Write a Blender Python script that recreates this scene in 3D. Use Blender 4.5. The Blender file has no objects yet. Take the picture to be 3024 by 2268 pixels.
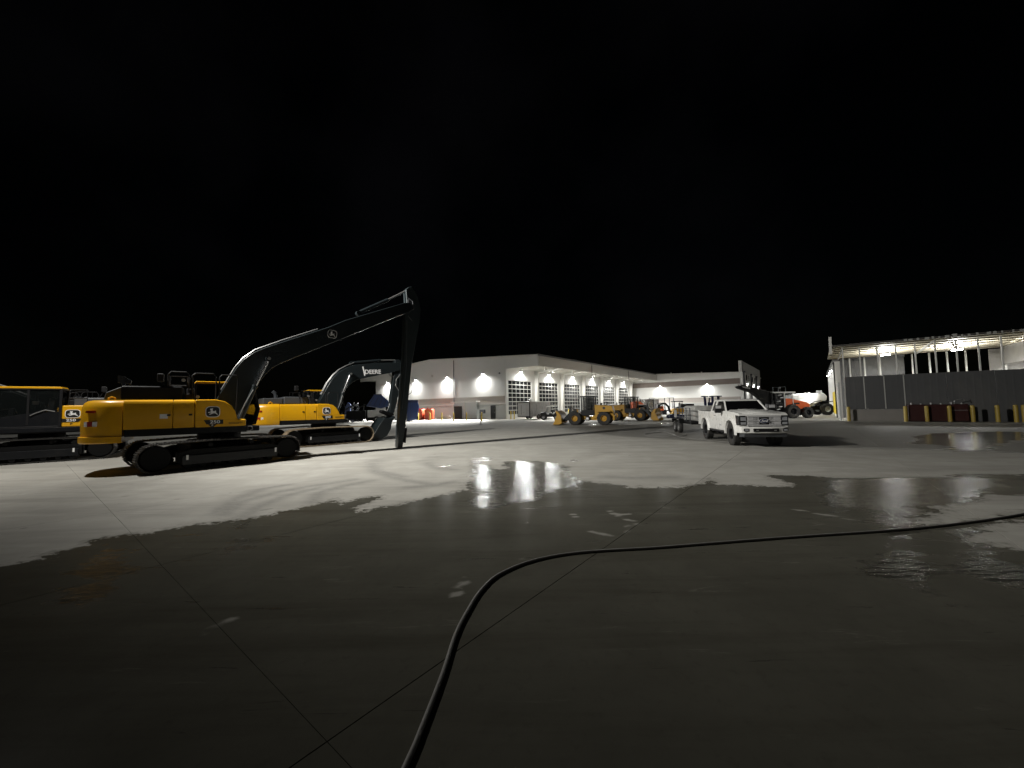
import bpy, bmesh, math, random
import numpy as np
from mathutils import Vector, Matrix
random.seed(7)
SC = bpy.context.scene
COL = SC.collection
R = math.radians

# ------------------------------------------------------------------ camera, sky, lamps, exposure
cam = bpy.data.cameras.new('camera')
cam.sensor_width = 36.0
cam.lens = 36.0 * 1136 / 3024
cam.clip_end = 3000
cam.clip_start = 0.05
co = bpy.data.objects.new('camera', cam)
COL.objects.link(co)
PITCH, ROLL = math.atan((1200.7 - 1134) / 1136), math.atan(0.0188)
co.matrix_world = (Matrix.Translation((0, 0, 1.9)) @ Matrix.Rotation(R(90) + PITCH, 4, 'X')
                   @ Matrix.Rotation(-ROLL, 4, 'Z'))
SC.camera = co

world = bpy.data.worlds.new('World')
SC.world = world
world.use_nodes = True
wn = world.node_tree.nodes
sky = wn.new('ShaderNodeTexSky')
sky.sky_type = 'NISHITA'
sky.sun_disc = False
sky.sun_elevation = R(9)
sky.sun_rotation = R(200)
bg = wn['Background']
bg.inputs['Strength'].default_value = 0.00016
wt_ = world.node_tree
cl = wn.new('ShaderNodeTexNoise')
cl.inputs['Scale'].default_value = 2.2
cl.inputs['Detail'].default_value = 5
gc = wn.new('ShaderNodeTexCoord')
wt_.links.new(gc.outputs['Generated'], cl.inputs['Vector'])
cr = wn.new('ShaderNodeValToRGB')
cr.color_ramp.elements[0].position = 0.45
cr.color_ramp.elements[0].color = (0, 0, 0, 1)
cr.color_ramp.elements[1].position = 0.8
cr.color_ramp.elements[1].color = (9.0, 8.4, 10.0, 1)
wt_.links.new(cl.outputs['Fac'], cr.inputs['Fac'])
ad = wn.new('ShaderNodeMix')
ad.data_type = 'RGBA'
ad.blend_type = 'ADD'
ad.inputs[0].default_value = 1.0
wt_.links.new(sky.outputs['Color'], ad.inputs[6])
wt_.links.new(cr.outputs['Color'], ad.inputs[7])
wt_.links.new(ad.outputs[2], bg.inputs['Color'])

SC.view_settings.view_transform = 'Standard'
SC.view_settings.look = 'None'
SC.view_settings.gamma = 1
SC.view_settings.use_curve_mapping = False
SC.view_settings.exposure = 0.0
SC.cycles.use_denoising = True
SC.cycles.sample_clamp_indirect = 3.0
SC.cycles.max_bounces = 6

COOL = (1.0, 1.0, 0.965)
WARM = (1.0, 0.97, 0.905)


def lamp(name, kind, loc, energy, aim=None, size=0.12, cone=150, blend=0.6, color=COOL):
    l = bpy.data.lights.new(name, kind)
    l.energy = energy
    l.color = color
    l.shadow_soft_size = size
    if kind == 'SPOT':
        l.spot_size = R(cone)
        l.spot_blend = blend
    o = bpy.data.objects.new(name, l)
    COL.objects.link(o)
    o.location = loc
    if aim is not None:
        o.rotation_euler = Vector(aim).to_track_quat('-Z', 'Y').to_euler()
    return o


# mast floodlights out of view left of the excavators; added fill behind the camera
lamp('mast_flood_light', 'SPOT', (-15.9, 11.5, 12.5), 32000, aim=(0.88, 0.32, -0.31), size=0.25, cone=112, blend=1.0, color=WARM)
lamp('mast_flood_light', 'SPOT', (-15.9, 11.6, 12.3), 7000, aim=(-0.25, 0.45, -0.85), size=0.25, cone=172, blend=1.0, color=WARM)
lamp('rear_fill_light', 'SPOT', (34.0, -42.0, 15.0), 900, aim=(-0.35, 1.0, -0.20), size=0.5, cone=80, blend=0.9, color=WARM)

# ------------------------------------------------------------------ materials


def nodes_of(name):
    m = bpy.data.materials.new(name)
    m.use_nodes = True
    nt = m.node_tree
    return m, nt, nt.nodes['Principled BSDF']


def mth(nt, op, a, b=None, c=None, clamp=False):
    n = nt.nodes.new('ShaderNodeMath')
    n.operation = op
    n.use_clamp = clamp
    for i, v in enumerate((a, b, c)):
        if v is None:
            continue
        if isinstance(v, (int, float)):
            n.inputs[i].default_value = v
        else:
            nt.links.new(v, n.inputs[i])
    return n.outputs[0]


def noise(nt, scale, detail=4, rough=0.6, vec=None, dist=0.0):
    n = nt.nodes.new('ShaderNodeTexNoise')
    n.inputs['Scale'].default_value = scale
    n.inputs['Detail'].default_value = detail
    n.inputs['Roughness'].default_value = rough
    n.inputs['Distortion'].default_value = dist
    if vec is not None:
        nt.links.new(vec, n.inputs['Vector'])
    return n.outputs['Fac']


def mixc(nt, fac, a, b):
    n = nt.nodes.new('ShaderNodeMix')
    n.data_type = 'RGBA'
    for sock, v in ((n.inputs[0], fac), (n.inputs[6], a), (n.inputs[7], b)):
        if isinstance(v, (int, float)):
            sock.default_value = v
        elif isinstance(v, tuple):
            sock.default_value = (*v, 1) if len(v) == 3 else v
        else:
            nt.links.new(v, sock)
    return n.outputs[2]


def sstep(nt, v, lo, hi):
    n = nt.nodes.new('ShaderNodeMapRange')
    n.interpolation_type = 'SMOOTHSTEP'
    nt.links.new(v, n.inputs[0])
    n.inputs[1].default_value = lo
    n.inputs[2].default_value = hi
    return n.outputs[0]


def objco(nt):
    n = nt.nodes.new('ShaderNodeTexCoord')
    return n.outputs['Object']


def mat(name, col, rough=0.45, metal=0.0, var=0.12, scale=2.5, dirt=None, bump=0.0, bscale=40, coat=0.0, spec=0.5, alpha=1.0, rvar=0.12):
    m, nt, p = nodes_of(name)
    v = objco(nt)
    f = noise(nt, scale, 5, 0.65, v)
    dk = tuple(c * (1 - var) for c in col)
    lt = tuple(min(1, c * (1 + var)) for c in col)
    c = mixc(nt, f, dk, lt)
    if dirt:
        g = noise(nt, scale * 0.6, 6, 0.7, v, 0.4)
        c = mixc(nt, mth(nt, 'MULTIPLY', sstep(nt, g, 0.48, 0.72), dirt[3]), c, tuple(dirt[:3]))
    nt.links.new(c, p.inputs['Base Color'])
    nt.links.new(mth(nt, 'ADD', mth(nt, 'MULTIPLY', noise(nt, scale * 3, 3, 0.6, v), rvar), rough - rvar / 2), p.inputs['Roughness'])
    p.inputs['Metallic'].default_value = metal
    p.inputs['Coat Weight'].default_value = coat
    p.inputs['Specular IOR Level'].default_value = spec
    p.inputs['Alpha'].default_value = alpha
    if bump:
        b = nt.nodes.new('ShaderNodeBump')
        b.inputs['Strength'].default_value = bump
        b.inputs['Distance'].default_value = 0.02
        nt.links.new(noise(nt, bscale, 3, 0.6, v), b.inputs['Height'])
        nt.links.new(b.outputs[0], p.inputs['Normal'])
    return m


def emat(name, col, strength):
    m, nt, p = nodes_of(name)
    p.inputs['Base Color'].default_value = (0.8, 0.8, 0.8, 1)
    p.inputs['Emission Color'].default_value = (*col, 1)
    p.inputs['Emission Strength'].default_value = strength
    return m


def ribbed(name, col, axis, pitch, rough=0.5, strength=0.5, var=0.06, dirt=None):
    """painted metal siding: fine ribs as relief along one local axis"""
    m = mat(name, col, rough, var=var, scale=0.35, dirt=dirt)
    nt = m.node_tree
    p = nt.nodes['Principled BSDF']
    sx = nt.nodes.new('ShaderNodeSeparateXYZ')
    nt.links.new(objco(nt), sx.inputs[0])
    w = mth(nt, 'SINE', mth(nt, 'MULTIPLY', sx.outputs['XYZ'.index(axis)], 2 * math.pi / pitch))
    b = nt.nodes.new('ShaderNodeBump')
    b.inputs['Strength'].default_value = strength
    b.inputs['Distance'].default_value = 0.02
    nt.links.new(sstep(nt, w, 0.55, 0.9), b.inputs['Height'])
    nt.links.new(b.outputs[0], p.inputs['Normal'])
    return m


M = {}
M['yellow'] = mat('yellow_paint', (0.68, 0.345, 0.005), 0.32, var=0.05, coat=0.25, dirt=(0.30, 0.22, 0.10, 0.18))
M['gold'] = mat('worn_yellow_paint', (0.44, 0.235, 0.005), 0.5, var=0.12, dirt=(0.16, 0.11, 0.04, 0.35))
M['dark'] = mat('dark_grey_paint', (0.007, 0.0078, 0.0095), 0.38, var=0.15, spec=0.22, coat=0.1, dirt=(0.03, 0.029, 0.026, 0.25))
M['boom'] = mat('black_green_paint', (0.0125, 0.0165, 0.0185), 0.30, var=0.1, coat=0.05, spec=0.32, dirt=(0.02, 0.021, 0.02, 0.2), rvar=0.06)
M['stick'] = mat('lit_stick_paint', (0.026, 0.033, 0.036), 0.3, var=0.1, spec=0.35, rvar=0.06)  # boom paint made lighter: light on the stick's faces put into the colour
M['hood'] = mat('grey_hood_paint', (0.055, 0.060, 0.068), 0.45, var=0.1, dirt=(0.12, 0.11, 0.09, 0.3))
M['black'] = mat('black_plastic', (0.010, 0.010, 0.011), 0.5, var=0.2, spec=0.25)
M['track'] = mat('track_steel', (0.030, 0.029, 0.028), 0.55, metal=0.3, var=0.25, dirt=(0.16, 0.13, 0.09, 0.5))
M['tracktan'] = mat('dusty_track_steel', (0.22, 0.17, 0.11), 0.7, var=0.3, dirt=(0.06, 0.05, 0.04, 0.6), scale=6)
M['frame'] = mat('undercarriage_paint', (0.006, 0.0062, 0.0065), 0.6, var=0.2, spec=0.12, dirt=(0.016, 0.015, 0.013, 0.4))
M['chrome'] = mat('chrome_rod', (0.80, 0.80, 0.82), 0.12, metal=1.0, var=0.03, rvar=0.05)
M['steel'] = mat('bare_steel', (0.34, 0.34, 0.34), 0.4, metal=0.8, var=0.2)
M['glass'] = mat('dark_cab_glass', (0.010, 0.012, 0.012), 0.06, var=0.1, alpha=0.38, rvar=0.02)
M['tint'] = mat('tinted_glass', (0.004, 0.004, 0.005), 0.07, var=0.1, rvar=0.02, spec=0.25)
M['rubber'] = mat('tyre_rubber', (0.016, 0.0155, 0.015), 0.75, var=0.25, dirt=(0.06, 0.052, 0.04, 0.5), bump=0.3)
M['white'] = mat('white_paint', (0.66, 0.66, 0.65), 0.3, var=0.03, coat=0.4, dirt=(0.42, 0.40, 0.36, 0.3))
M['truckw'] = mat('white_truck_paint', (0.72, 0.72, 0.70), 0.28, var=0.02, coat=0.6, dirt=(0.48, 0.46, 0.42, 0.25), scale=1.2)
M['decal'] = mat('white_decal', (0.75, 0.75, 0.76), 0.4, var=0.03)
M['decalk'] = mat('black_decal', (0.012, 0.012, 0.012), 0.4, var=0.05)
M['red'] = mat('red_decal', (0.28, 0.012, 0.010), 0.35, var=0.1)
M['orange'] = mat('orange_paint', (0.62, 0.10, 0.018), 0.4, var=0.08, coat=0.2, dirt=(0.2, 0.08, 0.04, 0.3))
M['tankred'] = mat('orange_red_poly', (0.50, 0.075, 0.025), 0.5, var=0.1, dirt=(0.25, 0.07, 0.04, 0.4))
M['maroon'] = mat('maroon_paint', (0.030, 0.0045, 0.004), 0.4, var=0.2, dirt=(0.05, 0.02, 0.015, 0.5))
M['blue'] = mat('blue_paint', (0.012, 0.034, 0.125), 0.38, var=0.12, coat=0.2, dirt=(0.03, 0.04, 0.08, 0.4))
M['navy'] = mat('navy_paint', (0.012, 0.018, 0.06), 0.4, var=0.15)
M['bollard'] = mat('bollard_yellow', (0.36, 0.26, 0.045), 0.5, var=0.1, dirt=(0.25, 0.18, 0.06, 0.4))
M['wallbollard'] = mat('lit_bollard_yellow', (0.62, 0.46, 0.07), 0.5, var=0.1)  # same bollard yellow brightened: light missing by the wall put into the colour
M['wall'] = ribbed('white_siding', (0.72, 0.715, 0.69), 'Y', 0.30, 0.5, 0.35)
M['wallx'] = ribbed('white_siding_front', (0.72, 0.715, 0.69), 'X', 0.30, 0.5, 0.35)
M['trim'] = mat('white_trim', (0.68, 0.67, 0.63), 0.45, var=0.04, scale=0.6)
M['fascia'] = mat('grey_fascia', (0.55, 0.53, 0.49), 0.45, var=0.05, scale=0.4)
M['soffit'] = mat('white_soffit', (0.70, 0.69, 0.64), 0.5, var=0.05, scale=0.4)
M['block'] = mat('grey_block', (0.42, 0.42, 0.405), 0.8, var=0.10, scale=1.5, bump=0.4)
M['blockb'] = mat('taupe_block', (0.40, 0.365, 0.335), 0.8, var=0.08, scale=1.5, bump=0.3)
M['band'] = mat('brown_band', (0.20, 0.165, 0.145), 0.6, var=0.1, scale=0.8)
M['roof'] = mat('grey_roof', (0.16, 0.16, 0.16), 0.6, var=0.1, scale=0.5)
M['door'] = mat('dark_door', (0.014, 0.015, 0.016), 0.7, var=0.1, spec=0.2)
M['greydoor'] = mat('pale_grey_panel', (0.46, 0.475, 0.47), 0.5, var=0.05)
M['lens'] = emat('lit_lens', (1.0, 0.98, 0.94), 90.0)
M['fixture'] = mat('bronze_fixture', (0.05, 0.045, 0.04), 0.5)
M['pane'] = mat('door_glass', (0.014, 0.015, 0.016), 0.22, var=0.3, scale=0.5, rvar=0.1, spec=0.2)
M['darkpanel'] = ribbed('charcoal_panel', (0.066, 0.068, 0.071), 'X', 0.4, 0.6, 0.18, 0.10, dirt=(0.13, 0.125, 0.115, 0.35))
M['cream'] = mat('cream_roof_deck', (0.60, 0.55, 0.42), 0.55, var=0.05)
M['galv'] = mat('galvanised_steel', (0.45, 0.45, 0.43), 0.45, metal=0.35, var=0.12)
M['plaster'] = mat('dull_white_panel', (0.36, 0.35, 0.335), 0.6, var=0.08, scale=0.8, dirt=(0.2, 0.19, 0.17, 0.4))
M['palepost'] = mat('pale_post_paint', (0.64, 0.64, 0.61), 0.5, var=0.1)
M['purlin'] = mat('purlin_steel', (0.36, 0.32, 0.24), 0.6, var=0.15)
M['plinth'] = mat('concrete_plinth', (0.22, 0.21, 0.195), 0.85, var=0.15, scale=1.5, bump=0.4)
M['greywall'] = ribbed('grey_metal_wall', (0.075, 0.077, 0.08), 'X', 0.35, 0.5, 0.5)
M['yellowpanel'] = mat('bright_yellow_panel', (0.78, 0.58, 0.01), 0.5, var=0.05)
M['hose'] = mat('black_hose', (0.17, 0.167, 0.16), 0.48, var=0.2, scale=8, bump=0.2, bscale=120)
M['timber'] = mat('weathered_timber', (0.30, 0.22, 0.14), 0.8, var=0.3, scale=4)
M['grime'] = mat('scuffed_aluminium', (0.33, 0.33, 0.32), 0.55, var=0.35, scale=1.6, dirt=(0.08, 0.08, 0.075, 0.7))
M['poly'] = mat('white_poly_tank', (0.48, 0.48, 0.47), 0.5, var=0.06)
M['tankgrey'] = mat('grimy_white_tank', (0.40, 0.40, 0.385), 0.5, var=0.15, dirt=(0.15, 0.14, 0.12, 0.6))
M['grille'] = mat('chrome_grille', (0.66, 0.66, 0.67), 0.25, metal=0.35, var=0.1)
M['headlamp'] = mat('headlamp_glass', (0.30, 0.31, 0.33), 0.08, var=0.3, scale=8, rvar=0.03)
M['seat'] = mat('seat_cloth', (0.012, 0.012, 0.012), 0.8)

# ------------------------------------------------------------------ mesh helpers


class MB:
    def __init__(s):
        s.v, s.f = [], []

    def add(s, vs, fs):
        n = len(s.v)
        s.v += [tuple(v) for v in vs]
        s.f += [tuple(i + n for i in f) for f in fs]
        return s

    def box(s, x0, x1, y0, y1, z0, z1):
        vs = [(x, y, z) for x in (x0, x1) for y in (y0, y1) for z in (z0, z1)]
        return s.add(vs, [(0, 1, 3, 2), (4, 6, 7, 5), (0, 4, 5, 1), (2, 3, 7, 6), (0, 2, 6, 4), (1, 5, 7, 3)])

    def obox(s, c, size, mtx):
        vs = [Vector(c) + mtx @ Vector((size[0] * a, size[1] * b, size[2] * d)) for a in (-.5, .5) for b in (-.5, .5) for d in (-.5, .5)]
        return s.add(vs, [(0, 1, 3, 2), (4, 6, 7, 5), (0, 4, 5, 1), (2, 3, 7, 6), (0, 2, 6, 4), (1, 5, 7, 3)])

    def bar(s, p, q, w, h=None):
        p, q = Vector(p), Vector(q)
        d = q - p
        m = d.to_track_quat('X', 'Z').to_matrix()
        return s.obox((p + q) / 2, (d.length, w, h or w), m)

    def prism(s, poly, a0, a1, axis='y'):
        n = len(poly)
        def P(u, w, a):
            return (u, a, w) if axis == 'y' else ((a, u, w) if axis == 'x' else (u, w, a))
        vs = [P(u, w, a0) for u, w in poly] + [P(u, w, a1) for u, w in poly]
        return s.add(vs, [tuple(range(n)), tuple(range(2 * n - 1, n - 1, -1))] + [(i, (i + 1) % n, n + (i + 1) % n, n + i) for i in range(n)])

    def loft(s, rings, closed=True, caps=True):
        n = len(rings[0])
        vs = [v for r in rings for v in r]
        fs = []
        for k in range(len(rings) - 1):
            for i in range(n if closed else n - 1):
                j = (i + 1) % n
                fs.append((k * n + i, k * n + j, (k + 1) * n + j, (k + 1) * n + i))
        if caps:
            fs += [tuple(range(n - 1, -1, -1)), tuple((len(rings) - 1) * n + i for i in range(n))]
        return s.add(vs, fs)

    def cyl(s, p, q, r0, r1=None, n=14):
        p, q = Vector(p), Vector(q)
        m = (q - p).to_track_quat('Z', 'Y').to_matrix()
        r1 = r0 if r1 is None else r1
        ring = lambda c, r: [c + m @ Vector((r * math.cos(2 * math.pi * i / n), r * math.sin(2 * math.pi * i / n), 0)) for i in range(n)]
        return s.loft([ring(p, r0), ring(q, r1)])

    def tube(s, pts, r, n=8, caps=True):
        pts = [Vector(p) for p in pts]
        rings = []
        up = Vector((0.13, 0.21, 1)).normalized()
        for i, p in enumerate(pts):
            d = (pts[min(i + 1, len(pts) - 1)] - pts[max(i - 1, 0)]).normalized()
            a = d.cross(up)
            if a.length < 1e-3:
                a = d.cross(Vector((1, 0, 0)))
            a.normalize()
            b = a.cross(d)
            rings.append([p + (a * math.cos(2 * math.pi * k / n) + b * math.sin(2 * math.pi * k / n)) * r for k in range(n)])
        return s.loft(rings, caps=caps)

    def lathe(s, prof, c, axis='y', n=24):
        """prof: (radius, offset along axis)"""
        rings = []
        for i in range(n):
            t = 2 * math.pi * i / n
            ring = []
            for r, h in prof:
                u, w = r * math.cos(t), r * math.sin(t)
                o = {'y': (u, h, w), 'x': (h, u, w), 'z': (u, w, h)}[axis]
                ring.append((c[0] + o[0], c[1] + o[1], c[2] + o[2]))
            rings.append(ring)
        k = len(prof)
        vs = [v for r in rings for v in r]
        fs = [(i * k + j, i * k + j + 1, ((i + 1) % n) * k + j + 1, ((i + 1) % n) * k + j) for i in range(n) for j in range(k - 1)]
        return s.add(vs, fs)

    def mesh(s, name, m, smooth=True, angle=34):
        me = bpy.data.meshes.new(name)
        me.from_pydata(s.v, [], s.f)
        bm = bmesh.new()
        bm.from_mesh(me)
        bmesh.ops.recalc_face_normals(bm, faces=bm.faces)
        bm.to_mesh(me)
        bm.free()
        if m is not None:
            me.materials.append(m)
        if smooth:
            for p in me.polygons:
                p.use_smooth = True
            me.set_sharp_from_angle(angle=R(angle))
        return me

    def build(s, name, m, parent=None, bevel=0.0, seg=2, loc=(0, 0, 0), rz=0.0, smooth=True):
        o = bpy.data.objects.new(name, s.mesh(name, m, smooth))
        COL.objects.link(o)
        o.location = loc
        o.rotation_euler = (0, 0, rz)
        if parent is not None:
            o.parent = parent
        if bevel:
            b = o.modifiers.new('edge', 'BEVEL')
            b.width = bevel
            b.segments = seg
            b.limit_method = 'ANGLE'
            b.angle_limit = R(38)
            b.harden_normals = True
        return o


def inst(name, me, parent, loc, rot=(0, 0, 0), scale=None):
    o = bpy.data.objects.new(name, me)
    COL.objects.link(o)
    o.parent = parent
    o.location = loc
    o.rotation_euler = rot
    if scale:
        o.scale = scale
    return o


def tag(o, label, cat, group=None):
    o['label'] = label
    o['category'] = cat
    if group:
        o['group'] = group
    return o


def thing(name, label, cat, loc=(0, 0, 0), rz=0.0, group=None):
    o = bpy.data.objects.new(name, None)
    COL.objects.link(o)
    o.location = loc
    o.rotation_euler = (0, 0, rz)
    o.empty_display_size = 0.3
    return tag(o, label, cat, group)


def copy_tree(o, parent=None):
    c = o.copy()
    COL.objects.link(c)
    c.parent = parent
    for ch in list(o.children):
        copy_tree(ch, c)
    return c


def hd(v):
    return math.atan2(v[1], v[0])


def text(name, s, size, m, parent, loc, side=-1, ext=0.004, sx=1.0, shear=0.0, rot=None):
    cu = bpy.data.curves.new(name, 'FONT')
    cu.body = s
    cu.size = size
    cu.extrude = ext
    cu.align_x = 'CENTER'
    cu.align_y = 'CENTER'
    cu.shear = shear
    cu.offset = size * 0.018
    cu.materials.append(m)
    tmp = bpy.data.objects.new(name, cu)
    COL.objects.link(tmp)
    bpy.context.view_layer.update()
    me = bpy.data.meshes.new_from_object(tmp.evaluated_get(bpy.context.evaluated_depsgraph_get()))
    bpy.data.objects.remove(tmp)
    o = bpy.data.objects.new(name, me)
    COL.objects.link(o)
    o.parent = parent
    o.location = loc
    o.rotation_euler = rot or (R(90), 0, 0 if side < 0 else R(180))
    o.scale = (sx, 1, 1)
    return o


def rrect(w, h, r, n=4):
    pts = []
    for cx, cy, a0 in ((w / 2 - r, h / 2 - r, 0), (-w / 2 + r, h / 2 - r, 90), (-w / 2 + r, -h / 2 + r, 180), (w / 2 - r, -h / 2 + r, 270)):
        for i in range(n + 1):
            a = R(a0 + 90 * i / n)
            pts.append((cx + r * math.cos(a), cy + r * math.sin(a)))
    return pts


DEER = [(.30, .80), (.35, .94), (.41, .84), (.50, .95), (.53, .81), (.47, .73), (.53, .60), (.67, .59), (.75, .68), (.79, .57), (.77, .46),
        (.89, .30), (.96, .12), (.84, .23), (.70, .35), (.56, .35), (.46, .29), (.26, .20), (.21, .27), (.40, .38), (.35, .44), (.13, .40),
        (.11, .47), (.33, .55), (.38, .67), (.27, .71)]


def emblem(parent, cx, cz, w, h, y, side=-1, tilt=0.0, rim='decal'):
    """leaping deer badge; side -1 faces -y, +1 faces +y"""
    e = -side * 1.0
    ct, st = math.cos(tilt), math.sin(tilt)

    def put(poly, d0, d1, name, m, par):
        q = []
        for u, v in poly:
            u2, v2 = u * ct - v * st, u * st + v * ct
            q.append((cx + e * u2, cz + v2))
        return MB().prism(q, y + side * d0, y + side * d1).build(name, m, par)
    b = put(rrect(w, h, h * .3), -0.002, 0.006, 'emblem', M[rim], parent)
    put(rrect(w * .9, h * .88, h * .27), 0.004, 0.010, 'emblem_field', M['decalk'], b)
    put([((u - .52) * w * .82, (v - .52) * h * .82) for u, v in DEER], 0.008, 0.014, 'deer_figure', M['decal'], b)
    return b


def wheel(name, parent, c, r, w, rim=None, rimr=0.5, lugs=0, side=-1, n=28, dish=0.3):
    """wheel on a y axle at c; the rim is a sub-part"""
    t = MB()
    h = w / 2
    ri = r * rimr
    t.lathe([(ri, -h * .8), (r * .86, -h), (r * .95, -h * .92), (r, -h * .6), (r, h * .6), (r * .95, h * .92), (r * .86, h), (ri, h * .8), (ri, -h * .8)], c, 'y', n)
    for i in range(lugs):
        for s in (-1, 1):
            a = 2 * math.pi * (i + (0.25 if s > 0 else 0)) / lugs
            m = Matrix.Rotation(-a, 3, 'Y') @ Matrix.Rotation(R(28) * s, 3, 'X').to_3x3()
            cc = Vector(c) + Vector((math.cos(a) * r * .99, s * h * .42, math.sin(a) * r * .99))
            t.obox(cc, (r * .07, h * .95, r * .12), m)
    o = t.build(name, M['rubber'], parent)
    k = MB()
    k.lathe([(0.02, side * h * (.35)), (ri * .35, side * h * .38), (ri * .45, side * h * .1), (ri * .8, side * h * .05), (ri * .92, side * h * .75), (ri * 1.03, side * h * .82)], c, 'y', n)
    k.lathe([(0.02, -side * h * .5), (ri * 1.03, -side * h * .82)], c, 'y', n)
    k.build('rim', rim or M['steel'], o)
    return o


# ------------------------------------------------------------------ the yard: ground and concrete slabs
E1, E2 = np.array([0.787, -0.617]), np.array([0.617, 0.787])
WET = [(-6.57, 5.03), (-6.31, 5.35), (-6.36, 5.99), (-5.95, 6.16), (-5.45, 6.64), (-4.91, 6.84), (-4.48, 7.19), (-4.12, 7.69), (-3.83, 8.27), (-3.48, 7.91), (-3.32, 8.35), (-2.91, 8.6), (-2.88, 8.23), (-3.1, 7.64), (-2.91, 7.22), (-2.18, 7.89), (-1.11, 8.96), (-1.14, 9.87), (-0.98, 10.56), (-1.31, 12.7), (-1.22, 13.37), (-0.48, 11.73), (-0.17, 11.94), (-0.31, 13.33), (0.28, 13.5), (0.98, 13.41), (1.37, 12.73), (1.7, 11.98), (1.02, 10.87), (1.09, 10.25), (2.02, 9.57), (2.73, 8.92), (3.69, 8.83), (4.5, 9.21), (4.95, 9.86), (4.72, 9.04), (6.21, 8.71), (6.45, 9.15), (6.47, 9.89), (6.57, 10.17), (7.44, 9.93), (8.06, 9.54), (9.12, 9.53), (10.46, 9.39), (11.3, 9.76), (12.49, 9.54), (16, 9), (22, 6), (22, -8), (-12, -8), (-11, 2)]
ISLES = [[(6.13, 6.02), (7.43, 6.82), (9.4, 7.69), (9.79, 7.51), (12.5, 8.2), (11, 6.6), (8.36, 6.43), (7.04, 6.05), (6.3, 5.89)],
         [(6.26, 5.47), (7.31, 5.95), (7.96, 6.13), (9.5, 6.3), (8.2, 4.8), (6.64, 4.61), (6.32, 4.9), (6.2, 5.02), (6.16, 5.27)]]
PUDS = [[(7.81, 9.35), (9.0, 9.4), (11.25, 9.18), (9.85, 8.28), (9.05, 7.43), (8.01, 6.96), (6.95, 6.59), (6.3, 6.51), (6.21, 6.9), (5.67, 6.83), (6.18, 7.66)],
        [(6.07, 6.39), (6.25, 6.19), (5.98, 5.78), (5.15, 5.26), (4.83, 4.7), (4.35, 4.18), (4.17, 3.89), (3.89, 4.01), (4.54, 4.82)],
        [(6.34, 5.53), (7.28, 5.95), (6.28, 5.33), (5.74, 4.66), (4.99, 3.93), (4.72, 4.01), (5.44, 4.78)],
        [(-1.34, 13.23), (-1.22, 13.37), (-0.48, 11.73), (-0.17, 11.94), (-0.31, 13.33), (0.28, 13.5), (1.39, 12.88), (1.69, 11.86), (1.43, 9.03), (0.6, 8.41), (-0.44, 7.38), (-0.81, 7.93)],
        [(20.96, 20.24), (23.35, 21.12), (27.79, 22.14), (27.17, 20.6), (22.49, 17.07), (20.14, 15.98), (17.16, 14.02), (15.93, 14.01), (17.41, 15.66), (16.87, 16.32)],
        [(-5.69, 5.2), (-5.78, 5.64), (-4.83, 4.85), (-4.34, 4.15), (-4.93, 4.48)], [(-4.65, 6.42), (-4.63, 6.79), (-3.81, 5.74), (-3.87, 5.47)],
        [(7.86, 40.62), (8.36, 38.83), (7.6, 35.06), (6.81, 34.75)], [(14.53, 38.5), (15.58, 38.84), (14.24, 35.68), (13.71, 36.6)],
        [(-1.55, 14.64), (-0.9, 14.55), (-0.8, 13.81), (-1.28, 13.88)], [(2.0, 13.6), (2.3, 13.48), (2.15, 13.09), (1.97, 13.19)], [(-2.27, 12.6), (-2.01, 12.71), (-1.96, 12.09), (-2.14, 11.98)]]
DAMP = [(3.75, 34.12), (8.96, 35.8), (15.54, 37.28), (15.41, 30.06), (29.42, 34.78), (34.08, 28.11), (38, 26.3), (38, 20.4), (17.23, 11.76), (17.53, 13.34), (15.59, 14.85), (13.16, 15.64), (12.32, 16.33), (11.35, 16.79), (10.49, 17.55), (8.59, 20.27), (6.67, 22.76), (5.43, 25.31)]
MARKS = [[(-5.63, 7.41), (-6.07, 8.51), (-6.15, 9.54), (-5.85, 10.02)], [(-5.37, 7.28), (-5.77, 8.19), (-5.56, 9.12), (-5.22, 9.66), (-4.34, 10.56)], [(-4.85, 7.03), (-5.11, 7.74), (-5.11, 8.75), (-4.79, 9.62)], [(-4.19, 8.07), (-4.49, 9.03), (-4.23, 9.77), (-3.82, 10.39)], [(-5.23, 14.54), (-4.8, 13.01), (-4.17, 11.73), (-3.08, 10.52), (-2.08, 9.71)], [(-4.87, 15.6), (-4.93, 13.72), (-4.22, 12.02), (-3.09, 10.86)], [(-3.03, 15.33), (-3.18, 13.87), (-2.56, 12.42), (-1.79, 11.88)], [(-2.56, 9.39), (-1.98, 9.61), (-1.58, 9.96)], [(2.45, 10.29), (3.01, 10.13), (4.18, 10.07)]]

SCUFFS = [[(1.68, 7.04), (1.76, 6.78), (1.99, 6.78)], [(1.69, 6.7), (1.86, 6.53), (1.96, 6.31)], [(1.95, 6.28), (1.78, 6.12), (1.63, 5.86)], [(1.13, 5.96), (1.39, 5.74)], [(2.72, 7.3), (2.79, 7.17)], [(-0.56, 4.4), (-0.62, 3.97)], [(-2.72, 3.42), (-2.59, 3.64)], [(4.94, 6.88), (5.37, 6.28)], [(1.0, 6.87), (1.07, 6.68)], [(0.08, 4.98), (0.14, 4.92)]]


def segdist(p, a, b):
    a, b = np.array(a), np.array(b)
    d = b - a
    t = np.clip(((p - a) @ d) / max(d @ d, 1e-9), 0, 1)
    return np.linalg.norm(p - (a + t[:, None] * d), axis=1)


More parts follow.
